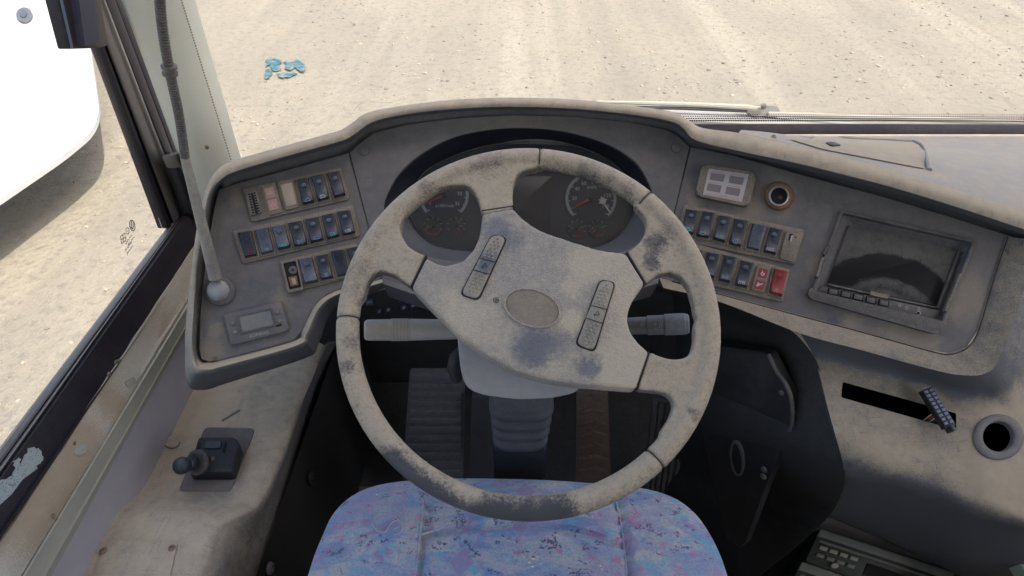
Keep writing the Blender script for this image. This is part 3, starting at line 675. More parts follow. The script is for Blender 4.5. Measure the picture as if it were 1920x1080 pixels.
# front post (A pillar)
po = rootobj('windscreen_post', (-.55, 1.15, .75), 'pale cream windscreen post rising beside the left of the dashboard', 'post')
def yz(px, py, y): return aty(px, py, y)
rows = []
for t in [i / 12 for i in range(-3, 24)]:
    # parameter down the photograph: t=0 at frame top, 1 at the dash
    L = (228 + (352 - 228) * t, 0 + 340 * t); Rr = (338 + (432 - 338) * t, 0 + 303 * t)
    yy = 1.06 + .09 * t
    row = []
    for u in (0, .04, .12, .25, .45, .7, .9, .97, 1.0):
        bulge = .022 * math.sin(math.pi * min(1, u * .9 + .05))
        x = L[0] + (Rr[0] - L[0]) * u; y = L[1] + (Rr[1] - L[1]) * u
        row.append(aty(x, y, yy + .03 * u - bulge + (.02 if u == 0 else 0)))
    row.append(row[-1] + V((.0, .05, 0)))
    rows.append(row)
rows = rows[::-1]
loft('post_cover', rows, M['pale'], po)
# printed dots along the glass edge of the post
bm = bmesh.new()
for i in range(64):
    t = i / 60; x = 338 + 94 * t; y = 303 * t; c = aty(x + 2.2, y, 1.06 + .09 * t + .029)
    bmesh.ops.create_icosphere(bm, subdivisions=1, radius=.0017, matrix=Matrix.Translation(c))
bm_obj('edge_dots', bm, M['ridge'], po, smooth=0, kind='stuff')

SCREW = None
def screw(px, py, surf, h, rpx, parent, mat=None, name='screw'):
    bm = bmesh.new()
    n = V(surf.n(px, py)); c = surf.pt(px, py, h); r = (surf.pt(px + rpx, py, h) - c).length
    u = n.orthogonal().normalized(); v = n.cross(u); rows = []
    for rr, hh in ((1, 0), (1, .25), (.8, .5), (.45, .62), (.38, .35), (.02, .3)):
        rows.append([c + (u * math.cos(a) + v * math.sin(a)) * r * rr + n * (hh * r * .9) for a in [2 * math.pi * i / 14 for i in range(14)]])
    return loft(name, rows, mat or M['screwm'], parent, True, caps=False)
screw(388, 276, Plane(aty(388, 276, 1.125), (0, -1, .1)), 0.003, 4, po)

# ---- side wall below the window
wl = rootobj('side_wall', (-.6, .7, .5), 'cream window sill with rust stains above a mauve grey wall panel', 'wall')
sweep_lines('window_sill', [(352, 478, 0, 1012, -.6105), (352, 482, -6, 1030, -.606), (349, 560, 12, 1060, -.592), (348, 566, 34, 1078, -.586), (350, 571, 40, 1080, -.5865)], M['sill'], wl, jitter=.0007, n=30, fwd=.12)
sweep_lines('trim_strip', [(350, 572, 42, 1080, -.588), (351, 576, 48, 1080, -.581), (349, 608, 78, 1080, -.577), (348, 614, 84, 1081, -.574), (348, 622, 95, 1082, -.576)], M['ridge'], wl, fwd=.12)
sweep_lines('wall_panel', [(348, 622, 95, 1082, -.578), (349, 660, 120, 1082, -.577), (352, 735, 153, 1085, -.575), (352, 770, 200, 1120, -.575), (352, 900, 260, 1250, -.575)], M['wallpanel'], wl, fwd=.12)
for (x, y, r) in ((98, 968, 4), (107, 976, 3), (139, 831, 2.5), (204, 702, 3)):
    screw(x, y, SX(-.592), 0.004, r, wl, name='nail')

_so = [o for o in wl.children if o.name.startswith('window_sill')][0]
from mathutils.bvhtree import BVHTree
class Hit:
    def __init__(s, b): s.b = b
    def pt(s, px, py, h=0):
        d = ray(px, py); l, n, i, k = s.b.ray_cast(CAM, d.normalized())
        if l is None: return CAM + d
        if n.dot(d) > 0: n = -n
        return l + n * h
    def n(s, px, py):
        d = ray(px, py); l, n, i, k = s.b.ray_cast(CAM, d.normalized())
        return V((0, 0, 1)) if n is None else (-n if n.dot(d) > 0 else n)
SH = Hit(BVHTree.FromPolygons([v.co + wl.location for v in _so.data.vertices], [tuple(p.vertices) for p in _so.data.polygons]))
for pts in ([(142, 838), (158, 832), (168, 838), (160, 850), (146, 856), (136, 850)], [(232, 716), (250, 706), (256, 716), (240, 728)], [(214, 676), (226, 672), (224, 680), (214, 682)]):
    prism('paint_chip', rpoly(pts, 3), SH, -.0005, .0012, M['ridge'], wl, .0003)
# ================================================================== DASHBOARD
da = rootobj('dashboard', (.15, .95, .4), 'dust covered grey bus dashboard moulding curving round the steering wheel', 'dashboard')
lip_outer = [(352, 716), (347, 660), (349, 600), (357, 520), (367, 440), (378, 385), (390, 345), (408, 318), (435, 302), (520, 277), (600, 255), (638, 244), (662, 229), (690, 211), (750, 199), (850, 187), (960, 183), (1080, 187), (1200, 200), (1262, 210), (1292, 226), (1318, 240), (1390, 250), (1493, 273), (1590, 296), (1680, 322), (1813, 362), (1925, 396), (2010, 424)]
lip_low = [(362, 690), (360, 655), (363, 600), (370, 520), (381, 440), (391, 385), (400, 358), (414, 342), (440, 327), (524, 301), (604, 279), (648, 266), (672, 252), (700, 233), (756, 219), (853, 208), (960, 204), (1080, 208), (1195, 220), (1258, 232), (1280, 245), (1302, 268), (1383, 290), (1485, 311), (1580, 334), (1680, 360), (1800, 397), (1912, 435), (1990, 462)]
lip_in = [(373, 690), (373, 650), (377, 600), (384, 520), (394, 445), (403, 390), (409, 362), (418, 352), (444, 345), (528, 322), (608, 300), (654, 287), (676, 268), (702, 249), (762, 234), (856, 222), (960, 216), (1080, 219), (1187, 230), (1248, 243), (1268, 252), (1295, 276), (1376, 292), (1480, 322), (1573, 347), (1668, 373), (1785, 408), (1890, 441), (1975, 468)]
lo3 = catmull(lip_outer, 5); lm3 = catmull(lip_low, 5); li3 = catmull(lip_in, 5)
low_in = [(373, 690), (376, 676), (393, 680), (419, 675), (550, 640), (567, 619), (585, 583), (597, 566), (612, 554), (638, 543), (662, 539), (716, 523)]
low_out = [(352, 716), (360, 728), (384, 731), (430, 717), (572, 672), (594, 652), (608, 610), (618, 592), (630, 578), (648, 568), (668, 562), (722, 548)]
st = []                                          # (outer, low, inner, kind 0 bottom .. 1 top, height)
for O, I in list(zip(low_out, low_in))[:1:-1]:
    st.append((O, V((*I, 0)).lerp(V((*O, 0)), .14), I, 0, .014))
st.append(((352, 722), (368, 690), (378, 677), .35, .016))
for q, (O, L, I) in enumerate(zip(lip_outer[1:], lip_low[1:], lip_in[1:])):
    if q == 0: L, I = (360, 655), (371, 655)
    st.append((O, L, I, min(1, .6 + q * .2), min(.042, .018 + .0035 * q)))
A5 = [catmull([V((k[c][0], k[c][1], k[3 + (c > 0) * 0] if c == 0 else k[4])) for k in st], 5) for c in range(3)]
rows = [[] for _ in range(11)]
for O, L, I in zip(*A5):
    kk, h = max(0, min(1, O.z)), L.z
    O, L, I = V((O.x, O.y, 0)), V((L.x, L.y, 0)), V((I.x, I.y, 0))
    top = [(I, -.020), (I.lerp(L, .5), -.010), (L.lerp(I, .15), -.004), (L, h * .72), (L.lerp(O, .18), h * .98), (L.lerp(O, .45), h * 1.04), (L.lerp(O, .75), h), (O, h * .75)]
    bot = [(I, -.002), (I.lerp(O, .06), .004), (I.lerp(O, .14), .010), (I.lerp(O, .25), .013), (I.lerp(O, .36), .010), (I.lerp(O, .46), -.002), (I.lerp(O, .72), -.034), (O, -.070)]
    for r_, (a_, b_) in enumerate(zip(top, bot)):
        q = b_[0].lerp(a_[0], kk); rows[r_].append(D.pt(q.x, q.y, b_[1] + (a_[1] - b_[1]) * kk))
    e_ = rows[7][-1]
    d1, d2, d3 = (V((0, .012, -.02)), V((0, .02, -.06)), V((0, .02, -.14))) if O.x > 400 else (V((-.004, .012, -.010)), V((-.006, .03, -.03)), V((-.008, .06, -.05)))
    b1_, b2_, b3_ = V((0, .02, -.002)), V((0, .05, 0)), V((0, .09, .01))
    for r_, (u_, w_) in enumerate(((d1, b1_), (d2, b2_), (d3, b3_))): rows[8 + r_].append(e_ + w_.lerp(u_, kk))
loft('hood_lip', rows, M['hood'], da, smooth=60)
# panel outlines
left_panel = [(412, 356), (443, 345), (528, 322), (608, 300), (654, 287), (716, 521), (690, 531), (662, 537), (638, 541), (612, 552), (597, 564), (585, 581), (567, 617), (550, 638), (419, 673), (393, 678), (378, 673), (374, 655), (377, 600), (384, 520), (394, 445), (404, 390)]
flat('left_panel', [((x - 520) * 1.012 + 520 if x < 600 and y < 640 else x, y) for x, y in left_panel], PL, -.001, M['panel'], da)
right_panel = [(1295, 276), (1376, 292), (1480, 322), (1573, 347), (1668, 373), (1785, 408), (1888, 441), (1868, 500), (1846, 575), (1832, 621), (1814, 648), (1795, 659), (1778, 662), (1747, 657), (1606, 618), (1480, 585), (1350, 550), (1236, 521)]
MC = (1672, 508)
mon_out = [(1579, 395), (1829, 451), (1767, 612), (1521, 552)]
angm = sorted([2 * math.pi * i / 120 for i in range(120)] + [math.atan2(q[1] - MC[1], q[0] - MC[0]) % (2 * math.pi) for q in right_panel + mon_out])
def ray_hit(poly, c, ang):
    d = V((math.cos(ang), math.sin(ang))); best = None
    for i in range(len(poly)):
        a, b = V(poly[i]), V(poly[(i + 1) % len(poly)]); e_ = b - a
        den = d.x * e_.y - d.y * e_.x
        if abs(den) < 1e-9: continue
        ac = a - V(c); t = (ac.x * e_.y - ac.y * e_.x) / den; u = (ac.x * d.y - ac.y * d.x) / den
        if t > 0 and -1e-6 <= u <= 1 + 1e-6: best = t if best is None else max(best, t)
    return (c[0] + d.x * best, c[1] + d.y * best)
ro_, ri_ = [ray_hit(right_panel, MC, a) for a in angm], [ray_hit(mon_out, MC, a) for a in angm]
loft('right_panel', [[PR.pt(*q, -.001) for q in ro_], [PR.pt(*q, -.001) for q in ri_]], M['panel'], da, True, smooth=0)
tube('panel_seam', [PR.pt(*q, .001) for q in catmull([(1890, 444), (1884, 462), (1869, 505), (1847, 580), (1834, 622), (1816, 650), (1796, 661), (1778, 664), (1747, 659), (1606, 620), (1480, 587), (1350, 552), (1260, 527)], 4)], .0008, M['dark'], da, 6)
# centre panel with the opening for the instruments
hole = catmull([(721, 385), (730, 360), (750, 327), (790, 291), (850, 259), (921, 244), (992, 241), (1063, 249), (1134, 270), (1187, 303), (1213, 340), (1224, 375), (1222, 415), (1205, 448), (1165, 472), (1100, 485), (1000, 492), (880, 492), (800, 480), (755, 458), (728, 425)], 4, True)
outc = []
cen = (972, 365)
border = [(656, 287), (676, 268), (702, 249), (762, 234), (856, 222), (960, 216), (1080, 219), (1187, 230), (1248, 243), (1268, 252), (1293, 276), (1235, 521), (1100, 560), (960, 566), (820, 556), (716, 521)]
def ray_hit(poly, c, ang):
    d = V((math.cos(ang), math.sin(ang))); best = None
    for i in range(len(poly)):
        a, b = V(poly[i]), V(poly[(i + 1) % len(poly)]); e_ = b - a
        den = d.x * e_.y - d.y * e_.x
        if abs(den) < 1e-9: continue
        ac = a - V(c); t = (ac.x * e_.y - ac.y * e_.x) / den; u = (ac.x * d.y - ac.y * d.x) / den
        if t > 0 and -1e-6 <= u <= 1 + 1e-6: best = t if best is None else min(best, t)
    return (c[0] + d.x * best, c[1] + d.y * best)
angs = [2 * math.pi * i / 160 for i in range(160)]
for q in border: angs.append(math.atan2(q[1] - cen[1], q[0] - cen[0]) % (2 * math.pi))
angs = sorted(angs)
ho = [ray_hit(hole, cen, a) for a in angs]; bo = [ray_hit(border, cen, a) for a in angs]
def mixp(A, B, t): return [(a[0] * (1 - t) + b[0] * t, a[1] * (1 - t) + b[1] * t) for a, b in zip(A, B)]
loft('centre_panel', [[PC.pt(*q, 0) for q in bo], [PC.pt(*q, .0) for q in mixp(bo, ho, .93)], [PC.pt(*q, -.001) for q in mixp(bo, ho, .97)], [PC.pt(*q, -.005) for q in ho]], M['panel'], da, True)
bez = catmull([(768, 395), (772, 365), (795, 325), (840, 298), (910, 275), (990, 266), (1070, 272), (1135, 298), (1172, 330), (1183, 362), (1181, 395), (1166, 428), (1144, 449), (1105, 462), (1050, 469), (960, 472), (860, 465), (820, 458), (800, 446), (783, 428)], 4, True)
bz = [ray_hit(bez, cen, a) for a in angs]
HB = -.045
loft('gauge_surround', [[PC.pt(*q, -.005) for q in ho], [PC.pt(*q, -.012) for q in mixp(ho, bz, .12)], [PC.pt(*q, -.03) for q in mixp(ho, bz, .55)], [PC.pt(*q, HB + .002) for q in mixp(ho, bz, .93)], [PC.pt(*q, HB + .004) for q in mixp(ho, bz, .98)], [PC.pt(*q, HB) for q in bz]],
     dusty('gauge_surround', (.014, .015, .021), (.11, .11, .12), .28, 12, .5, .04, 900, [(PC.pt(1195, 440, -.02), .04, .45), (PC.pt(760, 445, -.02), .035, .3), (PC.pt(840, 478, -.02), .05, .35), (PC.pt(1150, 470, -.02), .05, .4)]), da, True)  # grey patches paint the light falling on the lower wall
# seams between the panels
for nm, a, b in (('panel_seam', (656, 289), (716, 521)), ('panel_seam', (1293, 278), (1236, 520))):
    tube(nm, [PC.pt(*a, .0002), PC.pt(*b, .0002)], .0006, M['dark'], da, 6)
# strip below the centre panel
class _: pass
st = [[PC.pt(*q, 0) for q in ((716, 521), (820, 556), (960, 566), (1100, 560), (1235, 521))], [PC.pt(*q, .004) for q in ((718, 532), (820, 566), (960, 576), (1100, 570), (1234, 531))]]
st.append([p + V((0, .03, -.05)) for p in st[-1]])
loft('lower_strip', st, M['panel'], da)
for x, y in ((683, 282), (1268, 277)):
    prism('screw_cap', circ(x, y, 9, 9), PC, -.001, .0022, M['panel'], da, .0012)
screw(403, 671, PL, .001, 4, da)
# dash top on the passenger side
top_edge = [(1385, 249), (1420, 256), (1493, 273), (1590, 296), (1680, 322), (1813, 362), (1925, 396), (2010, 424), (2100, 455)]
te = catmull(top_edge, 5); A = [D.pt(*q, .0318) for q in te]
back_px = [(1300 + (2260 - 1300) * i / (len(te) - 1), 258) for i in range(len(te))]
Bk = [V((ats(1, 1, 1).x * 0 + (.50 + 1.14 * (i / (len(te) - 1))), 1.285, .737)) for i in range(len(te))]
rows = []
for t in (0, .06, .18, .38, .6, .8, .93, 1.0):
    row = []
    for a, b in zip(A, Bk):
        q = a.lerp(b, t); q.z = a.z + (b.z - a.z) * sm(t ** .8) + .004 * math.sin(math.pi * t); row.append(q)
    rows.append(row)
loft('dash_top', rows, M['top'], da, smooth=70)
# left dash top behind the hood
te2 = catmull([lip_outer[i] for i in range(8, 21)], 4); A2 = [D.pt(*q, .026) for q in te2]
rows = [[a + V((0, .006, -.004)) for a in A2], [V((a.x * 1.02, a.y + .05, a.z - .07)) for a in A2], [V((a.x * 1.05, 1.22, .66)) for a in A2]]
loft('dash_back', rows, M['hood'], da, smooth=70)
# lid recess on the dash top
topn = plane3(aty(1560, 270, 1.2), aty(1720, 300, 1.14), D.pt(1700, 322, .03))
bvh = None
from mathutils.bvhtree import BVHTree
dt = [o for o in da.children if o.name.startswith('dash_top')][0]
bvh = BVHTree.FromPolygons([v.co + da.location for v in dt.data.vertices], [tuple(p.vertices) for p in dt.data.polygons])
class Hit:
    def __init__(s, b): s.b = b
    def pt(s, px, py, h=0):
        d = ray(px, py); l, n, i, k = s.b.ray_cast(CAM, d.normalized())
        if l is None: return CAM + d
        if n.dot(d) > 0: n = -n
        return l + n * h
    def n(s, px, py):
        d = ray(px, py); l, n, i, k = s.b.ray_cast(CAM, d.normalized())
        return V((0, 0, 1)) if n is None else (-n if n.dot(d) > 0 else n)
DT = Hit(bvh)
lid = rpoly([(1480, 262), (1600, 265), (1700, 269), (1724, 277), (1732, 317), (1690, 311), (1620, 296), (1550, 280)], [2, 2, 8, 10, 3, 4, 8, 8], 4)
tube('lid_rim', catmull([DT.pt(x, y, .001) for x, y in ((1450, 258), (1520, 258), (1600, 260), (1690, 264), (1718, 267), (1733, 278), (1739, 300), (1742, 320))], 6), .0038, M['top'], da, 10, smooth=70)
uvl = quad([(1478, 262), (1722, 272), (1733, 318), (1540, 281)])
loft('tray_lid', [[DT.pt(*uvl(u / 16, v / 5), .0018) for u in range(17)] for v in range(6)], M['lid'], da, label='sand coloured tray lid let into the dash top', smooth=70)
prism('lid_catch', rpoly([(1546, 271), (1560, 270), (1576, 276), (1558, 277)], 3), DT, .001, .004, M['dark'], da, .001)

# ---- right console, from the panel foot to the bend
con_rows = [
 [(D.pt(x, y, -.001)) for x, y in [(1236, 521), (1350, 550), (1480, 585), (1606, 618), (1747, 657), (1778, 662), (1814, 648), (1832, 621), (1868, 500), (1888, 441)]],
 [(PR.pt(x, y, .005)) for x, y in [(1240, 530), (1352, 558), (1482, 594), (1604, 627), (1748, 668), (1785, 674), (1825, 660), (1845, 630), (1882, 500), (1903, 446)]],
 [(PR.pt(x, y, .012)) for x, y in [(1244, 540), (1350, 566), (1500, 625), (1610, 655), (1745, 692), (1800, 703), (1848, 700), (1876, 668), (1915, 560), (1945, 450)]],
]
rows = [catmull(r, 5) for r in con_rows]
loft('panel_border', rows, M['console_right'], da, smooth=60)
# slab below
def cy(px, py, s): return ats(px, py, 1300 * s)
secs = [  # rows going down; each row left to right (px, py, s)
 [(1335, 560, .00083), (1430, 592, .00082), (1500, 625, .000812), (1610, 655, .00080), (1745, 692, .000785), (1800, 703, .00078), (1848, 700, .000775), (1876, 668, .000775), (1915, 560, .00078), (1945, 450, .00079), (2050, 470, .00078)],
 [(1385, 580, .00083), (1455, 612, .00082), (1524, 664, .000805), (1640, 693, .000795), (1750, 722, .00079), (1806, 736, .000785), (1850, 745, .00078), (1900, 756, .00078), (1960, 700, .00079), (2010, 560, .00079), (2120, 560, .00079)],
 [(1400, 600, .00084), (1470, 640, .00083), (1536, 700, .00081), (1640, 735, .00080), (1750, 768, .00079), (1806, 782, .000785), (1850, 795, .00078), (1920, 810, .00078), (1990, 780, .00079), (2060, 700, .00079), (2150, 650, .00079)],
 [(1420, 640, .00085), (1490, 700, .00083), (1552, 765, .00081), (1640, 800, .0008), (1750, 835, .00079), (1806, 850, .000785), (1850, 860, .00078), (1920, 880, .00078), (1990, 870, .00078), (2060, 850, .00079), (2150, 820, .00079)],
 [(1440, 700, .00086), (1505, 770, .00084), (1572, 836, .000805), (1650, 862, .000795), (1750, 895, .00079), (1806, 912, .000785), (1850, 922, .00078), (1920, 945, .00078), (1990, 960, .00078), (2060, 960, .00078), (2150, 960, .00078)],
 [(1460, 760, .00087), (1515, 820, .00085), (1582, 880, .000815), (1655, 900, .000805), (1750, 932, .0008), (1806, 950, .00079), (1850, 962, .000785), (1920, 985, .00078), (1990, 1010, .00078), (2060, 1020, .00078), (2150, 1020, .00078)],
 [(1470, 800, .00089), (1520, 860, .00087), (1577, 912, .000862), (1655, 935, .000855), (1750, 968, .00085), (1806, 986, .000845), (1850, 998, .00084), (1920, 1020, .00084), (1990, 1045, .00084), (2060, 1060, .00084), (2150, 1080, .00084)],
 [(1470, 830, .00092), (1515, 900, .00089), (1556, 964, .00093), (1650, 1002, .00094), (1745, 1046, .00095), (1800, 1072, .00095), (1840, 1085, .00095), (1880, 1095, .00095), (1960, 1110, .00095), (2060, 1130, .00095), (2150, 1150, .00095)],
 [(1470, 860, .00097), (1515, 915, .00094), (1554, 970, .00101), (1650, 1010, .00102), (1745, 1054, .00103), (1800, 1080, .00103), (1840, 1094, .00103), (1880, 1104, .00103), (1960, 1119, .00103), (2060, 1139, .00103), (2150, 1159, .00103)],
]
rows = []
base = [[cy(*q) for q in r[2:]] for r in secs]; SCL = (1, 1, .985, .966, .952, .955, .968, 1, 1); base = [[cy(q[0], q[1], q[2] * k_) for q in r[2:]] for r, k_ in zip(secs, SCL)]; base[0] = [PR.pt(x, y, .012) for x, y, _s in secs[0][2:]]
for r in base: rows.append(catmull(r, 4))
# interpolate smoothly between rows
cols = list(zip(*rows)); fine = [catmull(list(c), 4) for c in cols]; rows = [list(r) for r in zip(*fine)]
# make the hole for the slot by boolean
slab = loft('console_face', rows, M['console_right'], None, smooth=60)
sol = slab.modifiers.new('s', 'SOLIDIFY'); sol.thickness = .006; sol.offset = 1
def cutter(pts, s0, s1):
    bm = bmesh.new()
    t = [bm.verts.new(cy(x, y, s0)) for x, y in pts]; b = [bm.verts.new(cy(x, y, s1)) for x, y in pts]; N = len(pts)
    bm.faces.new(t); bm.faces.new(b[::-1])
    for i in range(N): bm.faces.new((t[i], b[i], b[(i + 1) % N], t[(i + 1) % N]))
    bmesh.ops.recalc_face_normals(bm, faces=bm.faces)
    me = bpy.data.meshes.new('c'); bm.to_mesh(me); bm.free(); o = bpy.data.objects.new('c', me); COL.objects.link(o); return o
SLOT = rpoly([(1580, 716), (1793, 775), (1793, 806), (1577, 745)], 4)
HOLE = circ(1871, 819, 30, 28, 28)
cuts = [cutter(SLOT, .0006, .00087), cutter(HOLE, .0006, .00087)]
for c in cuts:
    m_ = slab.modifiers.new('b', 'BOOLEAN'); m_.object = c; m_.operation = 'DIFFERENCE'; m_.solver = 'EXACT'
me = bpy.data.meshes.new_from_object(slab.evaluated_get(bpy.context.evaluated_depsgraph_get()))
me.transform(Matrix.Translation(-da.location))
bpy.data.objects.remove(slab); [bpy.data.objects.remove(c) for c in cuts]
me.name = 'console_face'; cf = finish('console_face', me, M['console_right'], da, None, 60, recalc=False)
bvc = BVHTree.FromPolygons([v.co + da.location for v in me.vertices], [tuple(p.vertices) for p in me.polygons])
bvs = BVHTree.FromPolygons([p for r in rows for p in r], [(i * len(rows[0]) + j, i * len(rows[0]) + j + 1, (i + 1) * len(rows[0]) + j + 1, (i + 1) * len(rows[0]) + j) for i in range(len(rows) - 1) for j in range(len(rows[0]) - 1)])
CS = Hit(bvs)
# dark pocket behind the slot
def pocket(name, pts, s0, s1, parent):
    t = [cy(x, y, s0) for x, y in pts]; b = [cy(x, y, s1) for x, y in pts]
    return loft(name, [t, b], M['black'], parent, True, caps=False) if False else mesh_obj(name, t + b, [tuple([i, (i + 1) % len(t), (i + 1) % len(t) + len(t), i + len(t)]) for i in range(len(t))] + [tuple(range(2 * len(t) - 1, len(t) - 1, -1))], M['black'], parent, smooth=0)
pocket('slot_pocket', rpoly([(1578, 714), (1795, 773), (1795, 808), (1575, 747)], 4), .000815, .00089, da)
# ring collar around the round hole
ho_, hi_ = circ(1871, 820, 48, 43, 36), circ(1871, 819, 29, 28, 36)
rc = rootobj('ring_collar', CS.pt(1871, 820), 'grey round collar with a dark hole, at the right end of console', 'collar')
ring_prism('collar', ho_, hi_, CS, -.002, .006, M['panel'], rc, hin=-.03, steps=[(0, -.002), (0, .001), (.10, .0026), (.5, .003), (.92, .0026), (1, .001), (1, -.006)], smooth=60)
pocket('well', circ(1871, 819, 30.5, 29.5, 24), .000768, .00088, rc)
# connector sticking out of the slot
cn = rootobj('wire_connector', CS.pt(1745, 775, .02), 'black multi pin connector plug hanging out of the console slot', 'connector')
a, b = CS.pt(1723, 738, .016), CS.pt(1768, 806, .016); ax = (b - a); nn = CS.n(1745, 775); sd_ = ax.cross(nn).normalized()
bm_obj('housing', box_bm((a + b) / 2, ax * .5, sd_ * .0085, nn * .006, .0012), M['dark'], cn)
mpin = simple('pin_grey', (.16, .17, .24), .5)
for r_ in (-1, 1):
    for k in range(9):
        c = a + ax * ((k + .7) / 9.8) + sd_ * (.0042 * r_) + nn * .0064
        bm_obj('pin_socket', box_bm(c, ax.normalized() * .0019, sd_ * .0026, nn * .0007), mpin, cn, smooth=0)
bm_obj('latch', box_bm(b + nn * .001 + ax.normalized() * .003, ax.normalized() * .004, sd_ * .003, nn * .009, .001), M['switch'], cn)
for k in range(4):
    p0 = a + ax * (.55 + k * .06) - nn * .006; p1 = CS.pt(1738 + k * 6, 786, -.03)
    tube('wire', catmull([p0, (p0 + p1) / 2 + V((-.004, -.004, 0)), p1], 4), .0011, simple('wire_tone', [(.45, .38, .24), (.35, .06, .05), (.5, .45, .35), (.05, .05, .05)][k], .5), cn, 6)

# pale seat base corner seen at far right, bottom
tq = atz(1872, 1085, .30)
box('side_trim', (tq.x + .05, .30, .27), (1.2, .72, .30), simple('pale_green_trim', (.42, .46, .34), .5), da)

mesh_obj('radio_bay', [cy(1380, 1010, .00112), cy(1480, 930, .00104), cy(2000, 1060, .00104), cy(2000, 1300, .00098), cy(1380, 1300, .00100)], [(0, 1, 2, 3, 4)], M['carpet'], da, smooth=0)
# ---- radios
def radio(pts, label):
    pl = plane3(cy(1500, 1000, .00100), cy(1800, 1080, .00098), cy(1500, 1200, .00094))
    c = pl.pt(*pts[0]); r = rootobj('radio', c, label, 'radio', 'radios in the lower console')
    q = [V(p) for p in pts]
    def uv(u, v): a = q[0].lerp(q[1], u); b = q[3].lerp(q[2], u); p = a.lerp(b, v); return (p.x, p.y)
    prism('chassis', rpoly([tuple(p) for p in pts], 5), pl, -.05, .004, M['radio'], r, .002)
    prism('top_edge', [uv(0.0, .02), uv(1, .02), uv(1, .24), uv(0, .24)], pl, .003, .009, M['radioedge'], r, .002)
    prism('display', [uv(.40, .50), uv(.95, .50), uv(.95, .85), uv(.40, .85)], pl, .003, .006, M['black'], r, .001)
    prism('face_bar', [uv(.03, .32), uv(.97, .32), uv(.97, .38), uv(.03, .38)], pl, .003, .007, M['radioedge'], r, .001)
    for k in range(4):
        for j in range(2):
            prism('button', [uv(.05 + k * .075, .46 + j * .22), uv(.105 + k * .075, .46 + j * .22), uv(.105 + k * .075, .56 + j * .22), uv(.05 + k * .075, .56 + j * .22)], pl, .003, .007, M['ridge'] if j == 0 else M['radioedge'], r, .0006)
    prism('knob', circ(*uv(.20, .86), 7, 5), pl, .003, .012, M['ridge'], r, .001)
    return r
radio([(1540, 990), (1790, 1072), (1770, 1140), (1510, 1052)], 'upper dark car radio in the lower right console')
radio([(1505, 1052), (1770, 1142), (1750, 1215), (1470, 1120)], 'lower dark car radio cut off by the bottom of the photo')

# ================================================================== FITTED UNITS ON THE DASHBOARD
def rocker(q, surf, parent, sym=None, symmat=None, mat=None, press=1, window=True, label=None, size=.21):
    """a rocker switch: frame well and a two-slope cap; press=1 lower end proud"""
    uv = quad(q); mat = mat or M['switch']
    H = .0085; rows = []
    prof = [(0, 0), (0, .75), (.04, .98), (.25, .80), (.5, .62), (.75, .86), (.955, 1.22), (1.0, 1.0), (1.0, 0)] if press else [(0, 0), (0, 1.1), (.05, 1.3), (.25, 1.05), (.5, .75), (.75, .68), (.96, .7), (1.0, .5), (1.0, 0)]
    for v, h in prof:
        row = []
        for u, e in ((0, 0), (0.0, .85), (.10, 1), (.5, .96), (.90, 1), (1.0, .85), (1, 0)):
            x, y = uv(u, v); hh = H * h * e
            if h == 0: hh = 0
            row.append(surf.pt(x, y, 0) + surf.n(x, y) * (hh + .0008))
        rows.append(row)
    r = loft('rocker_switch', rows, mat, parent, smooth=35, label=label)
    ux = V(uv(1, .5)) - V(uv(0, .5)); uy = V(uv(.5, 0)) - V(uv(.5, 1))
    ctr = uv(.5, .82); Ls = ux.length
    if window:
        wx, wy = uv(.5, .20)
        f = [uv(.5 + .24 * math.cos(a), .20 + .085 * math.sin(a)) for a in [2 * math.pi * i / 12 for i in range(12)]]
        prism('lens', f, surf, H * .8, H * 1.02, M['switch_grey'] if mat is not M['red'] else M['redprint'], r, .0003)
    if sym:
        h = H * 1.2 + .0010
        # shift because the face sits proud of the panel
        c = V(ctr)
        if sym.isupper():
            text_on('lettering', sym, c.x, c.y, Ls * .42, math.degrees(math.atan2(ux.y, ux.x)), surf, h, symmat or M['glue'], r)
        else:
            k = Ls * .30 / ux.length; k2 = Ls * .30 / uy.length
            bm_obj('symbol', strokes_bm(SYM[sym], c.x, c.y, tuple(ux * k), tuple(uy * k2), surf, h, 1.25), symmat or M['glue'], r, smooth=0)
    return r
def bank(label, plate, surf, cells, switches, group='switch banks'):
    c = surf.pt(*plate[0]); b = rootobj('switch_bank', (sum((surf.pt(*p) for p in plate), V()) / len(plate)), label, 'switch bank', group)
    prism('backing_plate', rpoly(plate, 5), surf, -.001, .0022, M['bank'], b, .001)
    for q, kw in switches:
        uv = quad(q)
        o = [uv(-.17, -.10), uv(1.17, -.10), uv(1.17, 1.09), uv(-.17, 1.09)]
        i = [uv(-.04, -.02), uv(1.04, -.02), uv(1.04, 1.02), uv(-.04, 1.02)]
        ring_prism('switch_frame', rpoly(o, 2, 2), rpoly(i, 1, 2), surf, .002, .0042, M['bank'], b, steps=[(0, .002), (0, .0036), (.3, .0042), (.8, .0042), (1, .002)])
        rocker(q, surf, b, **kw)
    return b
g_ = dict
b1 = bank('upper left switch bank with diagnostic socket, pink label and three rockers', [(455, 354), (639, 314), (656, 373), (471, 416)], PL, None, [
    ([(558, 339), (577, 336), (589, 380), (569, 385)], g_(sym='car', symmat=M['dimprint'])),
    ([(585, 333), (606, 329), (617, 373), (598, 378)], g_(sym='pump', symmat=M['glue'])),
    ([(615, 327), (635, 323), (647, 367), (628, 372)], g_())])
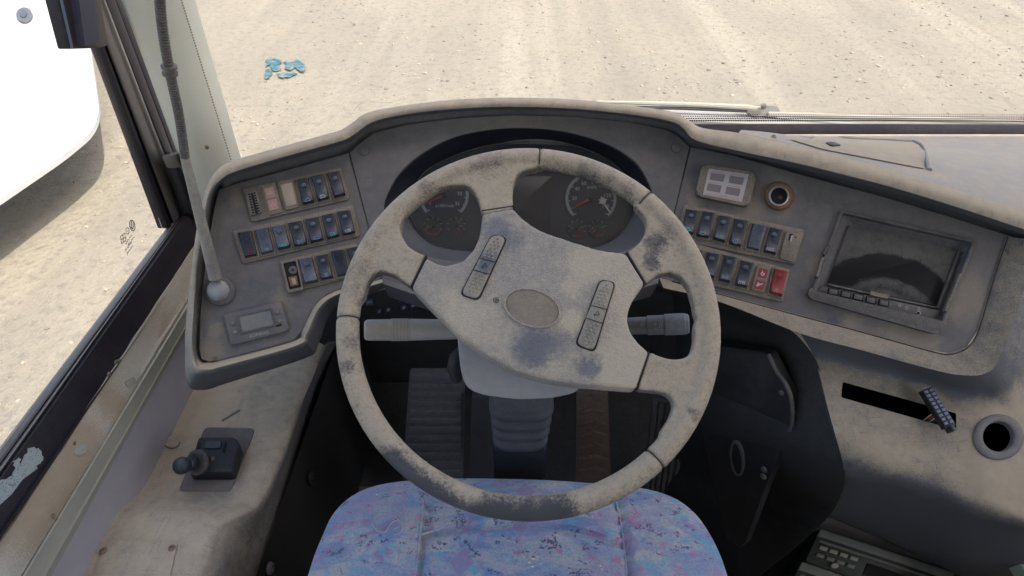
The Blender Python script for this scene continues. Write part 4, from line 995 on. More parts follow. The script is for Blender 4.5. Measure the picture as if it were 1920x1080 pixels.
# diagnostic socket
pk = prism('diagnostic_socket', rpoly([(461, 361), (481, 357), (490, 398), (470, 404)], 3), PL, .002, .006, M['bank'], b1, .001)
prism('slot', [(470, 362), (474, 361), (484, 400), (479, 401)], PL, .005, .0066, M['black'], pk)
for k in range(8):
    for s_ in (-1, 1):
        uv = quad([(463, 362), (480, 358), (489, 397), (472, 403)]); u = .5 + s_ * .30; v = .08 + k * .12
        prism('pin_hole', [uv(u - .12, v - .035), uv(u + .12, v - .035), uv(u + .12, v + .035), uv(u - .12, v + .035)], PL, .0055, .0064, M['black'], pk, smooth=0)
lab = prism('label_plate', rpoly([(489, 347), (515, 342), (530, 397), (504, 404)], 2), PL, .002, .0048, M['bank'], b1, .0008)
prism('pink_square', [(495, 354), (512, 350), (517, 369), (500, 373)], PL, .004, .0053, dusty('pink_print', (.44, .22, .21), (.40, .31, .24), .5, 40), lab, smooth=0)
prism('pink_square', [(501, 376), (518, 372), (523, 391), (506, 395)], PL, .004, .0053, dusty('pink_print_b', (.46, .21, .20), (.40, .31, .24), .5, 40), lab, smooth=0)
for (x, y) in ((506, 362), (512, 384)):
    bm_obj('symbol', strokes_bm([arc(0, -.2, .6, 0, 180, 6), [(-.8, -.2), (.8, -.2)], [(0, .5), (0, .8)]], x, y, (7, -1.6), (-1.5, -7), PL, .0057, 1.2), simple('symbol_tan', (.55, .42, .34)), lab, smooth=0)
prism('blank_plate', rpoly([(521, 342), (549, 336), (560, 388), (536, 394)], 2), PL, .002, .0052, M['bank'], b1, .0012)
uvb = quad([(521, 342), (549, 336), (560, 388), (536, 394)])
prism('blank_plate', rpoly([uvb(.12, .1), uvb(.88, .1), uvb(.88, .88), uvb(.12, .88)], 2), PL, .005, .0062, M['lid'], b1, .0008)
bank('middle left switch bank, seven rockers including one with a red ring', [(436, 433), (662, 384), (676, 442), (455, 494)], PL, None, [
    ([(448, 439), (471, 435), (482, 479), (461, 484)], g_(sym='ring', symmat=M['redprint'], press=0, label='rocker switch with a red ring')),
    ([(480, 433), (502, 429), (513, 472), (492, 477)], g_(mat=M['switch_grey'], sym='bar', symmat=M['dimprint'], press=0)),
    ([(511, 427), (533, 423), (544, 464), (523, 469)], g_(mat=M['switch_grey'], sym='wave', symmat=M['green'])),
    ([(542, 420), (564, 416), (576, 459), (554, 463)], g_(sym='cluster4', symmat=M['dimprint'])),
    ([(573, 413), (596, 409), (606, 451), (584, 456)], g_(sym='twolamp', symmat=M['dimprint'])),
    ([(604, 406), (625, 402), (636, 444), (615, 449)], g_(sym='lamp', symmat=M['green'])),
    ([(634, 399), (655, 396), (665, 438), (644, 442)], g_(sym='fog', symmat=M['glue']))])
b3 = bank('lower left switch bank with one rocker missing and its socket open', [(524, 490), (668, 455), (688, 512), (538, 550)], PL, None, [
    ([(561, 488), (584, 484), (596, 528), (573, 533)], g_(mat=M['switch_grey'])),
    ([(593, 482), (613, 478), (624, 521), (603, 525)], g_(sym='fan', symmat=M['dimprint'])),
    ([(622, 473), (644, 470), (654, 514), (634, 519)], g_(press=0)),
    ([(652, 468), (672, 464), (683, 506), (664, 511)], g_(sym='bar', symmat=M['dimprint']))])
fo = prism('open_socket', rpoly([(528, 492), (555, 487), (567, 541), (541, 547)], 2), PL, .002, .0040, M['black'], b3, .0006)
ring_prism('socket_rim', rpoly([(526, 490), (557, 484), (570, 543), (540, 550)], 2), rpoly([(531, 494), (554, 489), (565, 538), (543, 543)], 2), PL, .002, .0062, M['bank'], fo)
prism('lamp_base', circ(549, 506, 8, 7.5, 16), PL, .003, .0050, M['alu'], fo, .0006)
prism('lamp_centre', circ(549, 506, 2.5, 2.5, 10), PL, .0045, .0056, M['black'], fo)
prism('copper_contact', [(540, 520), (556, 517), (560, 534), (545, 537)], PL, .003, .0046, simple('copper', (.28, .12, .07), .6, .3), fo, .0006)
prism('contact_bar', [(546, 522), (553, 521), (556, 532), (549, 534)], PL, .0044, .0056, M['lid'], fo, .0004)
b4 = bank('upper right switch bank, six rockers ending with ABS and a small card slot', [(1283, 383), (1509, 431), (1491, 496), (1266, 448)], PR, None, [
    ([(1288, 394), (1309, 397), (1298, 440), (1278, 435)], g_(sym='pump', symmat=M['green'], label='rocker switch with teal symbols')),
    ([(1318, 398), (1339, 401), (1327, 447), (1306, 443)], g_(sym='pump', symmat=M['dimprint'])),
    ([(1348, 406), (1370, 409), (1357, 455), (1336, 449)], g_(sym='seatrow', symmat=M['dimprint'])),
    ([(1378, 412), (1401, 416), (1387, 463), (1367, 458)], g_(sym='door', symmat=M['dimprint'])),
    ([(1411, 421), (1433, 425), (1421, 470), (1400, 465)], g_(mat=M['switch_grey'], press=0)),
    ([(1444, 428), (1466, 433), (1452, 478), (1431, 473)], g_(sym='ABS', symmat=M['glue'], window=True, label='rocker switch lettered ABS'))])
cm = prism('card_module', rpoly([(1475, 433), (1508, 436), (1489, 492), (1462, 484)], 2), PR, .002, .0058, M['bank'], b4, .0012)
prism('card_slot', [(1481, 438), (1487, 439), (1484, 452), (1478, 451)], PR, .0054, .0064, M['black'], cm, smooth=0)
prism('slot_lip', [(1484, 441), (1487, 441.5), (1484, 453), (1481, 452)], PR, .0054, .0070, M['sticker'], cm, smooth=0)
prism('pin_hole', circ(1492, 445, 1.5, 1.5, 8), PR, .0054, .0064, M['black'], cm)
b5 = bank('lower right switch bank with red label and red hazard rocker', [(1288, 452), (1481, 505), (1468, 566), (1272, 520)], PR, None, [
    ([(1295, 467), (1316, 471), (1305, 513), (1284, 508)], g_()),
    ([(1326, 474), (1348, 478), (1337, 521), (1315, 516)], g_(sym='bar', symmat=M['dimprint'])),
    ([(1358, 480), (1380, 484), (1367, 530), (1347, 526)], g_(sym='seatrow', symmat=M['dimprint'])),
    ([(1390, 490), (1412, 495), (1399, 539), (1378, 535)], g_(sym='grid', symmat=M['glue'])),
    ([(1452, 505), (1476, 510), (1464, 555), (1442, 549)], g_(mat=M['red'], sym='vee', symmat=simple('pale_red_print', (.55, .25, .22)), label='red rocker switch'))])
lp = prism('label_plate', rpoly([(1421, 498), (1445, 503), (1432, 549), (1409, 543)], 2), PR, .002, .0050, M['bank'], b5, .0008)
redl = dusty('red_label', (.30, .025, .035), (.26, .15, .13), .28, 60)
prism('red_square', [(1424, 502), (1441, 506), (1436, 522), (1420, 518)], PR, .0045, .0054, redl, lp, smooth=0)
prism('red_square', [(1418, 524), (1435, 528), (1430, 544), (1414, 540)], PR, .0045, .0054, redl, lp, smooth=0)
for (x, y), s_ in (((1430, 512), 'chair'), ((1424, 534), 'noentry')):
    bm_obj('symbol', strokes_bm(SYM[s_], x, y, (7, 1.6), (1.6, -7), PR, .0058, 1.4), simple('pale_symbol', (.7, .6, .58)), lp, smooth=0)

# instruction sticker on a raised block
st_ = rootobj('sticker_block', PR.pt(1360, 345), 'raised rounded plate with white and red instruction sticker beside the lighter socket', 'plate')
prism('block', rpoly([(1317, 307), (1419, 324), (1405, 388), (1303, 366)], 11), PR, -.001, .009, M['bank'], st_, .0035, 3)
sk = prism('sticker', [(1329, 316), (1404, 327), (1391, 379), (1318, 365)], PR, .0088, .0096, M['sticker'], st_, smooth=0)
uv = quad([(1329, 316), (1404, 327), (1391, 379), (1318, 365)])
for (u, v) in ((.08, .14), (.56, .14), (.06, .55), (.54, .55)):
    prism('grey_square', [uv(u, v), uv(u + .35, v), uv(u + .35, v + .26), uv(u, v + .26)], PR, .0092, .0101, M['stickergrey'], sk, smooth=0)
    prism('red_line', [uv(u + .02, v - .07), uv(u + .32, v - .07), uv(u + .32, v - .04), uv(u + .02, v - .04)], PR, .0092, .0099, M['pinkprint'], sk, smooth=0)
for v in (.90, .955): prism('red_line', [uv(.06, v), uv(.92, v), uv(.92, v + .018), uv(.06, v + .018)], PR, .0092, .0099, M['pinkprint'], sk, smooth=0)
# lighter socket
so = rootobj('lighter_socket', PR.pt(1460, 367), 'round cigarette lighter socket with chrome ring and brown dusty collar', 'socket')
n_ = 28
loft('collar', [[PR.pt(*q, h) for q in circ(1460.5, 367.5, r, r * .98, n_)] for r, h in ((28, -.001), (27, .004), (24, .007), (19, .008))], dusty('brown_collar', (.12, .07, .045), (.27, .16, .095), .5, 30), so, True, smooth=60)
loft('chrome_ring', [[PR.pt(*q, h) for q in circ(1460.5, 367.5, r, r * .98, n_)] for r, h in ((19.5, .007), (18.5, .0105), (17, .011), (16, .009), (15.5, .002))], M['chrome'], so, True, smooth=60)
prism('dark_well', circ(1460.5, 367.5, 16.5, 16.2, n_), PR, -.001, .0025, M['black'], so)
prism('centre_pin', circ(1463, 370, 5, 4, 10), PR, .002, .004, simple('dull_copper', (.10, .035, .03), .6), so, .001)

# monitor
mo = rootobj('monitor', PR.pt(1680, 510), 'small dusty video screen with wiped arc, set into the right of dashboard', 'monitor')
fO = rpoly([(1577, 393), (1831, 450), (1770, 616), (1518, 555)], 3); fI = rpoly([(1582, 400), (1823, 455), (1764, 606), (1526, 552)], 3)
scrn = [(1592, 424), (1795, 471), (1757, 577), (1550, 531)]; HS = -.012
ring_prism('outer_frame', fO, fI, PR, -.001, .005, M['monitor'], mo, steps=[(0, -.002), (0, .004), (.3, .005), (.7, .005), (1, .003), (1, -.002)])
def ringpts(poly): return [ray_hit(poly, MC, a) for a in angm]
rI, rS = ringpts(fI), ringpts([(1588, 420), (1803, 470), (1762, 592), (1540, 545)])
loft('recess_wall', [[PR.pt(*q, -.002) for q in rI], [PR.pt(*q, HS) for q in rS], [PR.pt(*q, HS) for q in ringpts([(1600, 430), (1790, 475), (1750, 570), (1560, 530)])]], M['monitor'], mo, True, smooth=20)
scr = prism('screen', rpoly([(1592, 423), (1793, 470), (1756, 573), (1552, 530)], 2), PR, HS, HS + .0025, M['screen'], mo, .0004)
prism('inner_edge', [(1797, 470), (1802, 471), (1762, 578), (1757, 577)], PR, HS, HS + .006, M['monitor'], mo, .001)
prism('inner_edge', [(1553, 531), (1757, 575), (1756, 579), (1552, 535)], PR, HS, HS + .004, M['monitor'], mo, .0008)
prism('control_strip', rpoly([(1541, 537), (1762, 582), (1757, 600), (1530, 548)], 2), PR, HS, -.004, M['monitor'], mo, .0015)
prism('control_lip', rpoly([(1520, 538), (1530, 546), (1768, 602), (1776, 604), (1768, 618), (1762, 624), (1750, 625), (1519, 560), (1514, 548)], 4), PR, -.001, .0085, M['monitor'], mo, .002)
for k, (x, y) in enumerate(((1563, 547), (1587, 552), (1610, 557), (1634, 563), (1658, 568))):
    prism('key_well', rpoly([(x - 10, y - 8), (x + 10, y - 4), (x + 8, y + 8), (x - 12, y + 4)], 1), PR, -.006, -.0032, M['black'], mo, smooth=0)
    prism('key', rpoly([(x - 7, y - 6), (x + 8, y - 3), (x + 6, y + 6), (x - 9, y + 3)], 1), PR, -.004, -.0010, M['monitor'], mo, .0006)
    prism('key_print', [(x - 2, y - 12), (x + 7, y - 10), (x + 7, y - 9), (x - 2, y - 11)], PR, -.0045, -.0034, M['dimprint'], mo, smooth=0)
prism('label_strip', [(1634, 546), (1668, 553), (1664, 560), (1631, 553)], PR, -.0045, -.0025, M['bank'], mo, smooth=0)
for x, y in ((1687, 572), (1700, 577), (1723, 579)): bm_obj('print_mark', strokes_bm([arc(0, 0, .6, 0, 360, 8)], x, y, (4, 1), (1, -4), PR, -.003, .9), M['glue'], mo, smooth=0)
prism('small_button', circ(1722, 587, 5, 4.5, 14), PR, -.0045, -.0030, M['lid'], mo, .0004)
prism('button_hole', circ(1722, 587, 3, 2.8, 10), PR, -.0035, -.0026, M['black'], mo, smooth=0)
prism('clip', [(1549, 462), (1553, 463), (1547, 478), (1543, 476)], PR, .002, .008, M['monitor'], mo, .001)
prism('clip', [(1800, 512), (1804, 513), (1776, 584), (1771, 582)], PR, .002, .009, M['bank'], mo, .001)
prism('clip', [(1540, 482), (1546, 483), (1535, 520), (1530, 518)], PR, .002, .009, M['bank'], mo, .001)

# thermostat-like display at the lower left
th = rootobj('display_unit', PL.pt(480, 605), 'small grey rectangular display unit with four buttons on the left panel', 'display')
prism('case', rpoly([(419, 590), (526, 565), (542, 619), (434, 647)], 4), PL, -.001, .0045, M['panel'], th, .0012)
ring_prism('display_frame', rpoly([(443, 592), (509, 577), (518, 611), (451, 628)], 2), rpoly([(448, 594), (506, 581), (513, 608), (454, 622)], 2), PL, .004, .0058, M['monitor'], th)
prism('display', rpoly([(447, 593), (507, 580), (514, 609), (453, 623)], 1), PL, .003, .0048, M['lcd'], th)
for (x, y) in ((436, 606), (441, 623), (520, 586), (524, 602)): prism('button', circ(x, y, 4.2, 4, 12), PL, .004, .0066, M['bank'], th, .0006)
prism('slot', [(518, 610), (528, 607.5), (528.5, 610.5), (519, 613)], PL, .004, .0052, M['black'], th, smooth=0)
text_on('lettering', 'ROMAVO', 486, 627, 8.5, -13, PL, .0053, M['glue'], th)
for (x, y, a_) in ((527, 585, 1), (531, 600, 1)): bm_obj('print_mark', strokes_bm([[(-.6, -.4), (0, .5), (.6, -.4), (-.6, -.4)]], x, y, (4, -1), (-1, -4), PL, .0053, 1), M['dimprint'], th, smooth=0)

# climate control unit behind the wheel rim
PU = plane3(ats(680, 560, 1300 * .00086), ats(860, 530, 1300 * .00084), ats(690, 600, 1300 * .000885))
cl = rootobj('climate_unit', PU.pt(740, 570), 'black climate control unit with square keys behind the left wheel rim', 'control unit')
prism('fascia', rpoly([(668, 553), (850, 515), (868, 585), (680, 622)], 5), PU, -.03, 0, M['dark'], cl, .002)
prism('upper_strip', [(672, 543), (850, 506), (853, 516), (674, 553)], PU, -.02, .004, M['lid'], cl, .001)
mk = simple('faint_key_print', (.24, .26, .30), .6)
for k, (x, y) in enumerate(((692, 567), (711, 584), (728, 581), (754, 559), (757, 577), (771, 556), (775, 573), (790, 570))):
    b_ = prism('square_key', rpoly([(x - 7, y - 4), (x + 6, y - 6), (x + 8, y + 5), (x - 6, y + 7)], 1), PU, 0, .0015, M['switch_grey'] if k in (0, 3) else M['switch'], cl, .0005)
    bm_obj('symbol', strokes_bm(SYM[['grid', 'vee', 'fan', 'cluster4', 'fan', 'bar', 'wave', 'car'][k]], x, y, (4.5, -.8), (.6, -4.5), PU, .0020, 1.1), mk, b_, smooth=0)
# pale markers next to it under the centre panel
for pts in ([(688, 514), (716, 509), (718, 522), (692, 527)], [(720, 508), (748, 506), (752, 518), (722, 522)]):
    pass

# instruments
ic = rootobj('instrument_cluster', PC.pt(970, 400, HB), 'recessed instrument cluster with two large dials behind the steering wheel', 'gauge cluster')
bf = catmull([(768, 395), (772, 365), (795, 325), (840, 298), (910, 275), (990, 266), (1070, 272), (1135, 298), (1172, 330), (1183, 362), (1181, 395), (1166, 428), (1144, 449), (1105, 462), (1050, 469), (960, 472), (860, 465), (820, 458), (800, 446), (783, 428)], 4, True)
mesh_obj('dial_plate', [PC.pt(x, y, HB + .0005) for x, y in bf], fill_tri(bf), M['gaugeface'], ic, smooth=0)
ring_prism('bezel', [((x - 972) * 1.012 + 972, (y - 368) * 1.02 + 368) for x, y in bf], bf, PC, HB, HB + .004, M['monitor'], ic, smooth=60)
def gauge(cx, cy_, r, a0, a1, nums, needle, unit, name='dial', small=False, ticks=14, redzone=None):
    fc = prism(name, circ(cx, cy_, r + (5 if not small else 3), r + (4 if not small else 2.5), 32), PC, HB, HB + .0016, simple('dial_face', (.014, .018, .032) if not small else (.012, .013, .02), .5), ic, .0005)
    h = HB + .0022
    P = lambda a, rr: (cx + rr * math.cos(R_(a)), cy_ - rr * math.sin(R_(a)))
    if not small:
        bm = bmesh.new(); n = 40
        for i in range(n):
            t0 = a0 + (a1 - a0) * i / n; t1 = a0 + (a1 - a0) * (i + 1) / n
            bm.faces.new([bm.verts.new(PC.pt(*q, h)) for q in (P(t0, r - 5.5), P(t0, r), P(t1, r), P(t1, r - 5.5))])
        bm_obj('scale_band', bm, M['gaugering'], fc, smooth=0)
    bm = bmesh.new()
    for i in range(ticks + 1):
        t = a0 + (a1 - a0) * i / ticks
        strokes_bm([[P(t, r - (5.5 if not small else 0)), P(t, r - (9 if not small and i % 2 == 0 else 7 if not small else 4))]], 0, 0, (1, 0), (0, 1), PC, h + .0002, 1.1 if not small else .9, bm)
    bm_obj('ticks', bm, M['glue'] if not small else mk, fc, smooth=0)
    for s_, a in nums:
        x, y = P(a, r - (17 if not small else 8)); text_on('number', s_, x, y, 9.5 if not small else 5.5, 0, PC, h, M['glue'] if not small else mk, fc)
    if unit: text_on('lettering', unit[0], cx + unit[1], cy_ + unit[2], unit[3], 0, PC, h, M['glue'], fc)
    if redzone:
        bm_obj('red_zone', strokes_bm([arc(0, 0, 1, redzone[0], redzone[1], 8)], cx, cy_, (r - 2, 0), (0, -(r - 2)), PC, h, 2.2), M['redprint'], fc, smooth=0)
    a = needle; t = P(a, r * (.82)); bs = P(a + 180, r * .1); d = V((math.cos(R_(a)), -math.sin(R_(a)))); nr = V((-d.y, d.x))
    w1, w2 = (2.6, 1.0) if not small else (1.4, .6)
    pts = [(bs[0] + nr.x * w1, bs[1] + nr.y * w1), (t[0] + nr.x * w2, t[1] + nr.y * w2), (t[0] - nr.x * w2, t[1] - nr.y * w2), (bs[0] - nr.x * w1, bs[1] - nr.y * w1)]
    prism('needle', pts, PC, HB + .003, HB + .0045, M['redprint'], fc)
    prism('needle_hub', circ(cx, cy_, 4.5 if not small else 2.5, 4.2 if not small else 2.4, 12), PC, HB + .002, HB + .006, M['black'], fc, .0008)
gauge(832, 366, 47, 225, -45, [('5', 210), ('10', 165), ('15', 120), ('20', 75), ('25', 35), ('30', 5), ('35', -32)], 205, ('x100r/min', 2, 20, 8.5))
gauge(1108, 372, 48, 225, -45, [('20', 180), ('40', 145), ('60', 115), ('80', 80), ('100', 50), ('120', 10), ('140', -28)], 208, ('km/h', 2, -21, 9))
gauge(812, 424, 18, 200, -20, [('0', 180), ('1', 0)], 200, None, small=True, ticks=6, redzone=(200, 330))
gauge(855, 424, 18, 200, -20, [('C', 60), ('H', 0)], -50, None, small=True, ticks=6)
gauge(1082, 428, 17, 200, -20, [('0', 180), ('10', 10)], -35, None, small=True, ticks=6, redzone=(240, 290))
gauge(1120, 428, 17, 200, -20, [('0', 180), ('10', 10)], -140, None, small=True, ticks=6, redzone=(260, 320))
dsp = prism('centre_display', rpoly([(905, 330), (1035, 330), (1032, 440), (910, 440)], 3), PC, HB, HB + .0018, simple('dead_display', (.012, .013, .022), .3), ic, .0006)
# residue of torn film on the right dial
bm = bmesh.new(); pp = []
for i in range(22):
    a = i * 2 * math.pi / 22; r = rnd.uniform(4, 9.5); pp.append((1130 + r * math.cos(a), 377 + r * 1.05 * math.sin(a)))
pp2 = [(1132, 380), (1136, 383), (1145, 398), (1143, 399), (1134, 387)]
def flake(n, q): return mesh_obj(n, [PC.pt(x, y, HB + .0075) for x, y in q], fill_tri(q), simple('pale_flake', (.45, .44, .42), .8), ic, smooth=0)
flake('torn_film', pp); flake('torn_film', pp2)
bfg = [((x - 972) * .995 + 972, (y - 368) * .99 + 368) for x, y in bf]
mesh_obj('lens', [PC.pt(x, y, HB + .010) for x, y in bfg], fill_tri(bfg), M['clusterglass'], ic, smooth=0)

# ================================================================== STEERING WHEEL
sw_ = rootobj('steering_wheel', W.o, 'dusty grey four spoke bus steering wheel turned to the left', 'steering wheel')
bm = bmesh.new()
e1 = V((1, 0, 0)); e2 = W.nn.cross(e1); RR, rr = .2115, .0138
NN, MM = 96, 16; grid = []
for i in range(NN):
    a = 2 * math.pi * i / NN; c = W.o + (e1 * math.cos(a) + e2 * math.sin(a)) * RR; ro = (e1 * math.cos(a) + e2 * math.sin(a))
    grid.append([bm.verts.new(c + ro * math.cos(b) * rr + W.nn * math.sin(b) * rr * 1.02) for b in [2 * math.pi * j / MM for j in range(MM)]])
for i in range(NN):
    for j in range(MM): bm.faces.new((grid[i][j], grid[(i + 1) % NN][j], grid[(i + 1) % NN][(j + 1) % MM], grid[i][(j + 1) % MM]))
spokes = [
 [(904, 402), (901, 390), (897, 374), (886, 353), (874, 346), (850, 346), (822, 352), (832, 338), (870, 318), (925, 304), (1000, 300), (1018, 312), (990, 316), (972, 324), (963, 342), (961, 366), (963, 392)],
 [(799, 478), (771, 538), (755, 526), (739, 515), (716, 507), (699, 513), (688, 530), (682, 556), (664, 575), (652, 560), (662, 505), (690, 445), (725, 400), (742, 392), (760, 400), (753, 412), (750, 424), (751, 438), (763, 459), (780, 471)],
 [(1210, 533), (1175, 474), (1198, 456), (1212, 434), (1214, 416), (1204, 398), (1186, 384), (1215, 384), (1260, 425), (1296, 480), (1320, 545), (1326, 600), (1306, 596), (1302, 570), (1293, 538), (1278, 518), (1257, 509), (1234, 514)],
 [(1217, 658), (1194, 731), (1225, 733), (1245, 736), (1259, 744), (1265, 760), (1257, 783), (1238, 812), (1240, 832), (1285, 790), (1318, 720), (1332, 660), (1330, 605), (1304, 600), (1303, 640), (1297, 662), (1284, 671), (1264, 674), (1241, 669)]]
for s_ in spokes:
    pts = rpoly(s_, 5, 3); k = bmesh.new()
    prism_bm(pts, W, -.011, .009, 0, 1, bm)
me = remeshed(bm, .0021, 10, .6)
# seams where the moulded sections meet
seams = [((1011, 300), (1, .02)), ((1209, 375), (.62, .78)), ((650, 598), (.02, 1)), ((1231, 865), (-.6, .8))]
sc_ = []
for (x, y), d in seams:
    p = W.pt(x, y, 0); rad = (p - W.o).normalized(); sc_.append((p, W.nn.cross(rad)))
for v in me.vertices:
    for p, t in sc_:
        if (v.co - p).length < .028:
            dd = abs((v.co - p).dot(t))
            if dd < .0022:
                a = (v.co - W.o); a -= W.nn * a.dot(W.nn); c = W.o + a.normalized() * RR; v.co += (c - v.co).normalized() * .0022 * (1 - dd / .0022) ** .5
me.materials.clear(); me.transform(Matrix.Translation(-sw_.location)); me.name = 'rim'
finish('rim', me, M['wheel'], sw_, smooth=0, recalc=False); me.polygons.foreach_set('use_smooth', [True] * len(me.polygons))
for p, t in sc_:
    rad = (p - W.o).normalized(); c0 = W.o + rad * RR
    rows = tube_rows([c0 - t * .0007, c0 + t * .0007], rr * .985, 24)
    loft('rim_seam', rows, M['dark'], sw_, True, smooth=60, caps=False)
pad = [(904, 400), (963, 390), (975, 405), (986, 414), (1002, 426), (1025, 437), (1082, 456), (1125, 469), (1150, 472), (1174, 475), (1209, 531), (1190, 556), (1180, 578), (1176, 600), (1183, 624), (1199, 645), (1217, 660), (1194, 729), (1083, 720), (1023, 712), (967, 696), (916, 669), (865, 634), (828, 598), (771, 539), (799, 482), (818, 494), (837, 498), (867, 490), (888, 468), (898, 445), (902, 424)]
bm = prism_bm(rpoly(pad, 3, 3), W, -.022, .010, 0)
me = remeshed(bm, .0021, 14, .6)
cc = W.pt(1010, 585, 0)
for v in me.vertices:
    hh = (v.co - W.o).dot(W.nn)
    if hh > .0: v.co += W.nn * .006 * math.exp(-((v.co - cc).length / .07) ** 2)
me.materials.clear(); me.transform(Matrix.Translation(-sw_.location)); me.name = 'hub_pad'
finish('hub_pad', me, M['pad'], sw_, smooth=0, recalc=False); me.polygons.foreach_set('use_smooth', [True] * len(me.polygons))
bvp = Hit(BVHTree.FromPolygons([v.co + V(sw_.location) for v in me.vertices], [tuple(p.vertices) for p in me.polygons]))
class PadFit:                                   # follows the crowned pad, normals of the wheel plane
    def pt(s, px, py, h=0):
        d = ray(px, py).normalized(); l, n, i, k = bvp.b.ray_cast(CAM, d)
        if l is None: return W.pt(px, py, .01 + h)
        return l + W.nn * h
    def n(s, *a): return W.nn
PF = PadFit()
# dark joint ribs at the ends of the spokes
for a, b in (((904, 396), (963, 387)), ((799, 480), (771, 538)), ((1175, 473), (1209, 531)), ((1217, 660), (1194, 730))):
    A_, B_ = W.pt(*a, .0075), W.pt(*b, .0075)
    bm_obj('joint', box_bm((A_ + B_) / 2 - W.nn * .007, (B_ - A_) * .5, W.nn.cross(B_ - A_).normalized() * .0009, W.nn * .0085), M['dark'], sw_, smooth=0)
# horn buttons
def horn(q, n_len=9):
    uv = quad(q); out = rpoly([uv(0, 0), uv(1, 0), uv(1, 1), uv(0, 1)], 11, 6)
    hb = prism('horn_button', out, PF, -.002, .0032, M['pad2'], sw_, .0012)
    ring_prism('button_edge', rpoly([uv(-.10, -.02), uv(1.10, -.02), uv(1.10, 1.02), uv(-.10, 1.02)], 12, 6), out, PF, -.001, .0006, M['dark'], hb, smooth=50)
    for v in (.40, .60):
        a, b = PF.pt(*uv(.0, v), .0034), PF.pt(*uv(1, v), .0034); tube('groove', [a, b], .0005, M['dark'], hb, 5)
    bm = bmesh.new()
    for k in range(19):
        v = .05 + k * .05
        if .38 < v < .62: continue
        us = (.22, .5, .78) if k % 2 == 0 else (.36, .64)
        if k in (0, 18): us = (.5,)
        for u in us:
            c = PF.pt(*uv(u, v), .0032); bmesh.ops.create_icosphere(bm, subdivisions=1, radius=.0015, matrix=Matrix.Translation(c))
    bm_obj('studs', bm, M['pad'], hb, kind='stuff', smooth=60)
    cx_, cy2 = uv(.5, .5); bm_obj('horn_symbol', strokes_bm([[(-.7, -.2), (-.7, .2), (-.2, .2), (.6, .6), (.6, -.6), (-.2, -.2), (-.7, -.2)]], cx_, cy2, (6, -3), (-3, -6), PF, .0036, 1.2), M['dark'], hb, smooth=0)
    return hb
M['pad2'] = dusty('horn_button_rubber', (.17, .175, .20), (.43, .37, .285), .60, 30, .75, .1, 800, [wp(918, 490, .016, -.5), wp(905, 505, .012, -.4)])
horn([(923, 441), (949, 447), (896, 562), (865, 552)])
horn([(1126, 526), (1152, 531), (1113, 658), (1081, 646)])
# emblem cap
em = circ(998, 578, 55, 36, 40, 17); em2 = circ(998, 578, 51, 32.5, 40, 17)
ec = prism('emblem_cap', em2, PF, -.002, .0010, dusty('emblem_dust', (.19, .17, .165), (.40, .32, .23), .52, 28, .8), sw_, .0006)
ring_prism('cap_rim', em, em2, PF, -.001, .0022, M['pad'], ec, smooth=60)
bm_obj('horn_symbol', strokes_bm([arc(0, 0, .8, 0, 360, 12), [(-.5, 0), (.5, 0)], [(0, -.5), (0, .5)]], 930, 563, (6, 1), (1, -6), PF, .0004, 1.2), M['dark'], sw_, smooth=0)

# ================================================================== COLUMN, STALKS
co_ = rootobj('steering_column', (.02, .72, .1), 'grey steering column shroud on a ribbed rubber boot, with control stalks', 'steering column')
K = Plane(W.pt(985, 690, -.055), (0, -.75, .66))
def kpt(x, y, h=0): return K.pt(x, y, h)
bm = bmesh.new()
sh = rpoly([(850, 560), (1125, 560), (1100, 700), (1088, 735), (1040, 747), (975, 750), (905, 742), (872, 728), (862, 690)], [5, 5, 20, 20, 20, 10, 20, 20, 12], 5)
prism_bm(sh, K, -.07, 0, 0, 1, bm)
me = remeshed(bm, .003, 10, .6); me.materials.clear(); me.transform(Matrix.Translation(-co_.location)); finish('shroud', me, M['shroud'], co_, smooth=0, recalc=False); me.name = 'shroud'; me.polygons.foreach_set('use_smooth', [True] * len(me.polygons))
# ribbed boot
bc = [(975, 745, .062), (978, 770, .060), (978, 790, .058), (976, 812, .056), (972, 826, .050)]
rows = []
base = ats(978, 742, 1300 * .00074); foot = ats(975, 820, 1300 * .00079)
axis = (foot - base); nseg = 26
u_ = V((1, 0, 0)); v_ = axis.normalized().cross(u_).normalized()
for i in range(nseg + 1):
    t = i / nseg; c = base + axis * t; k = .5 + .5 * math.cos(t * 2 * math.pi * 4.0 + math.pi); rx = (.046 - .006 * t) * (.88 + .12 * k); ry = rx * .72
    row = []
    for j in range(32):
        a = 2 * math.pi * j / 32; ca, sa = math.cos(a), math.sin(a); ex = .5
        row.append(c + u_ * rx * math.copysign(abs(ca) ** ex, ca) + v_ * ry * math.copysign(abs(sa) ** ex, sa))
    rows.append(row)
loft('rubber_boot', rows, M['boot'], co_, True, caps=True, smooth=70)
c0, c1 = ats(975, 808, 1300 * .00079), ats(972, 960, 1300 * .00098)
ax = c1 - c0; bm_obj('post', box_bm((c0 + c1) / 2, ax * .5, V((.040, 0, 0)), ax.cross(V((1, 0, 0))).normalized() * .03, .006), M['post'], co_)
# side knob of the column
tube('adjust_lever', [kpt(866, 655, -.03), kpt(856, 670, -.03), kpt(852, 692, -.035), kpt(858, 716, -.04)], [.006, .010, .010, .006], M['dark'], co_, 12)
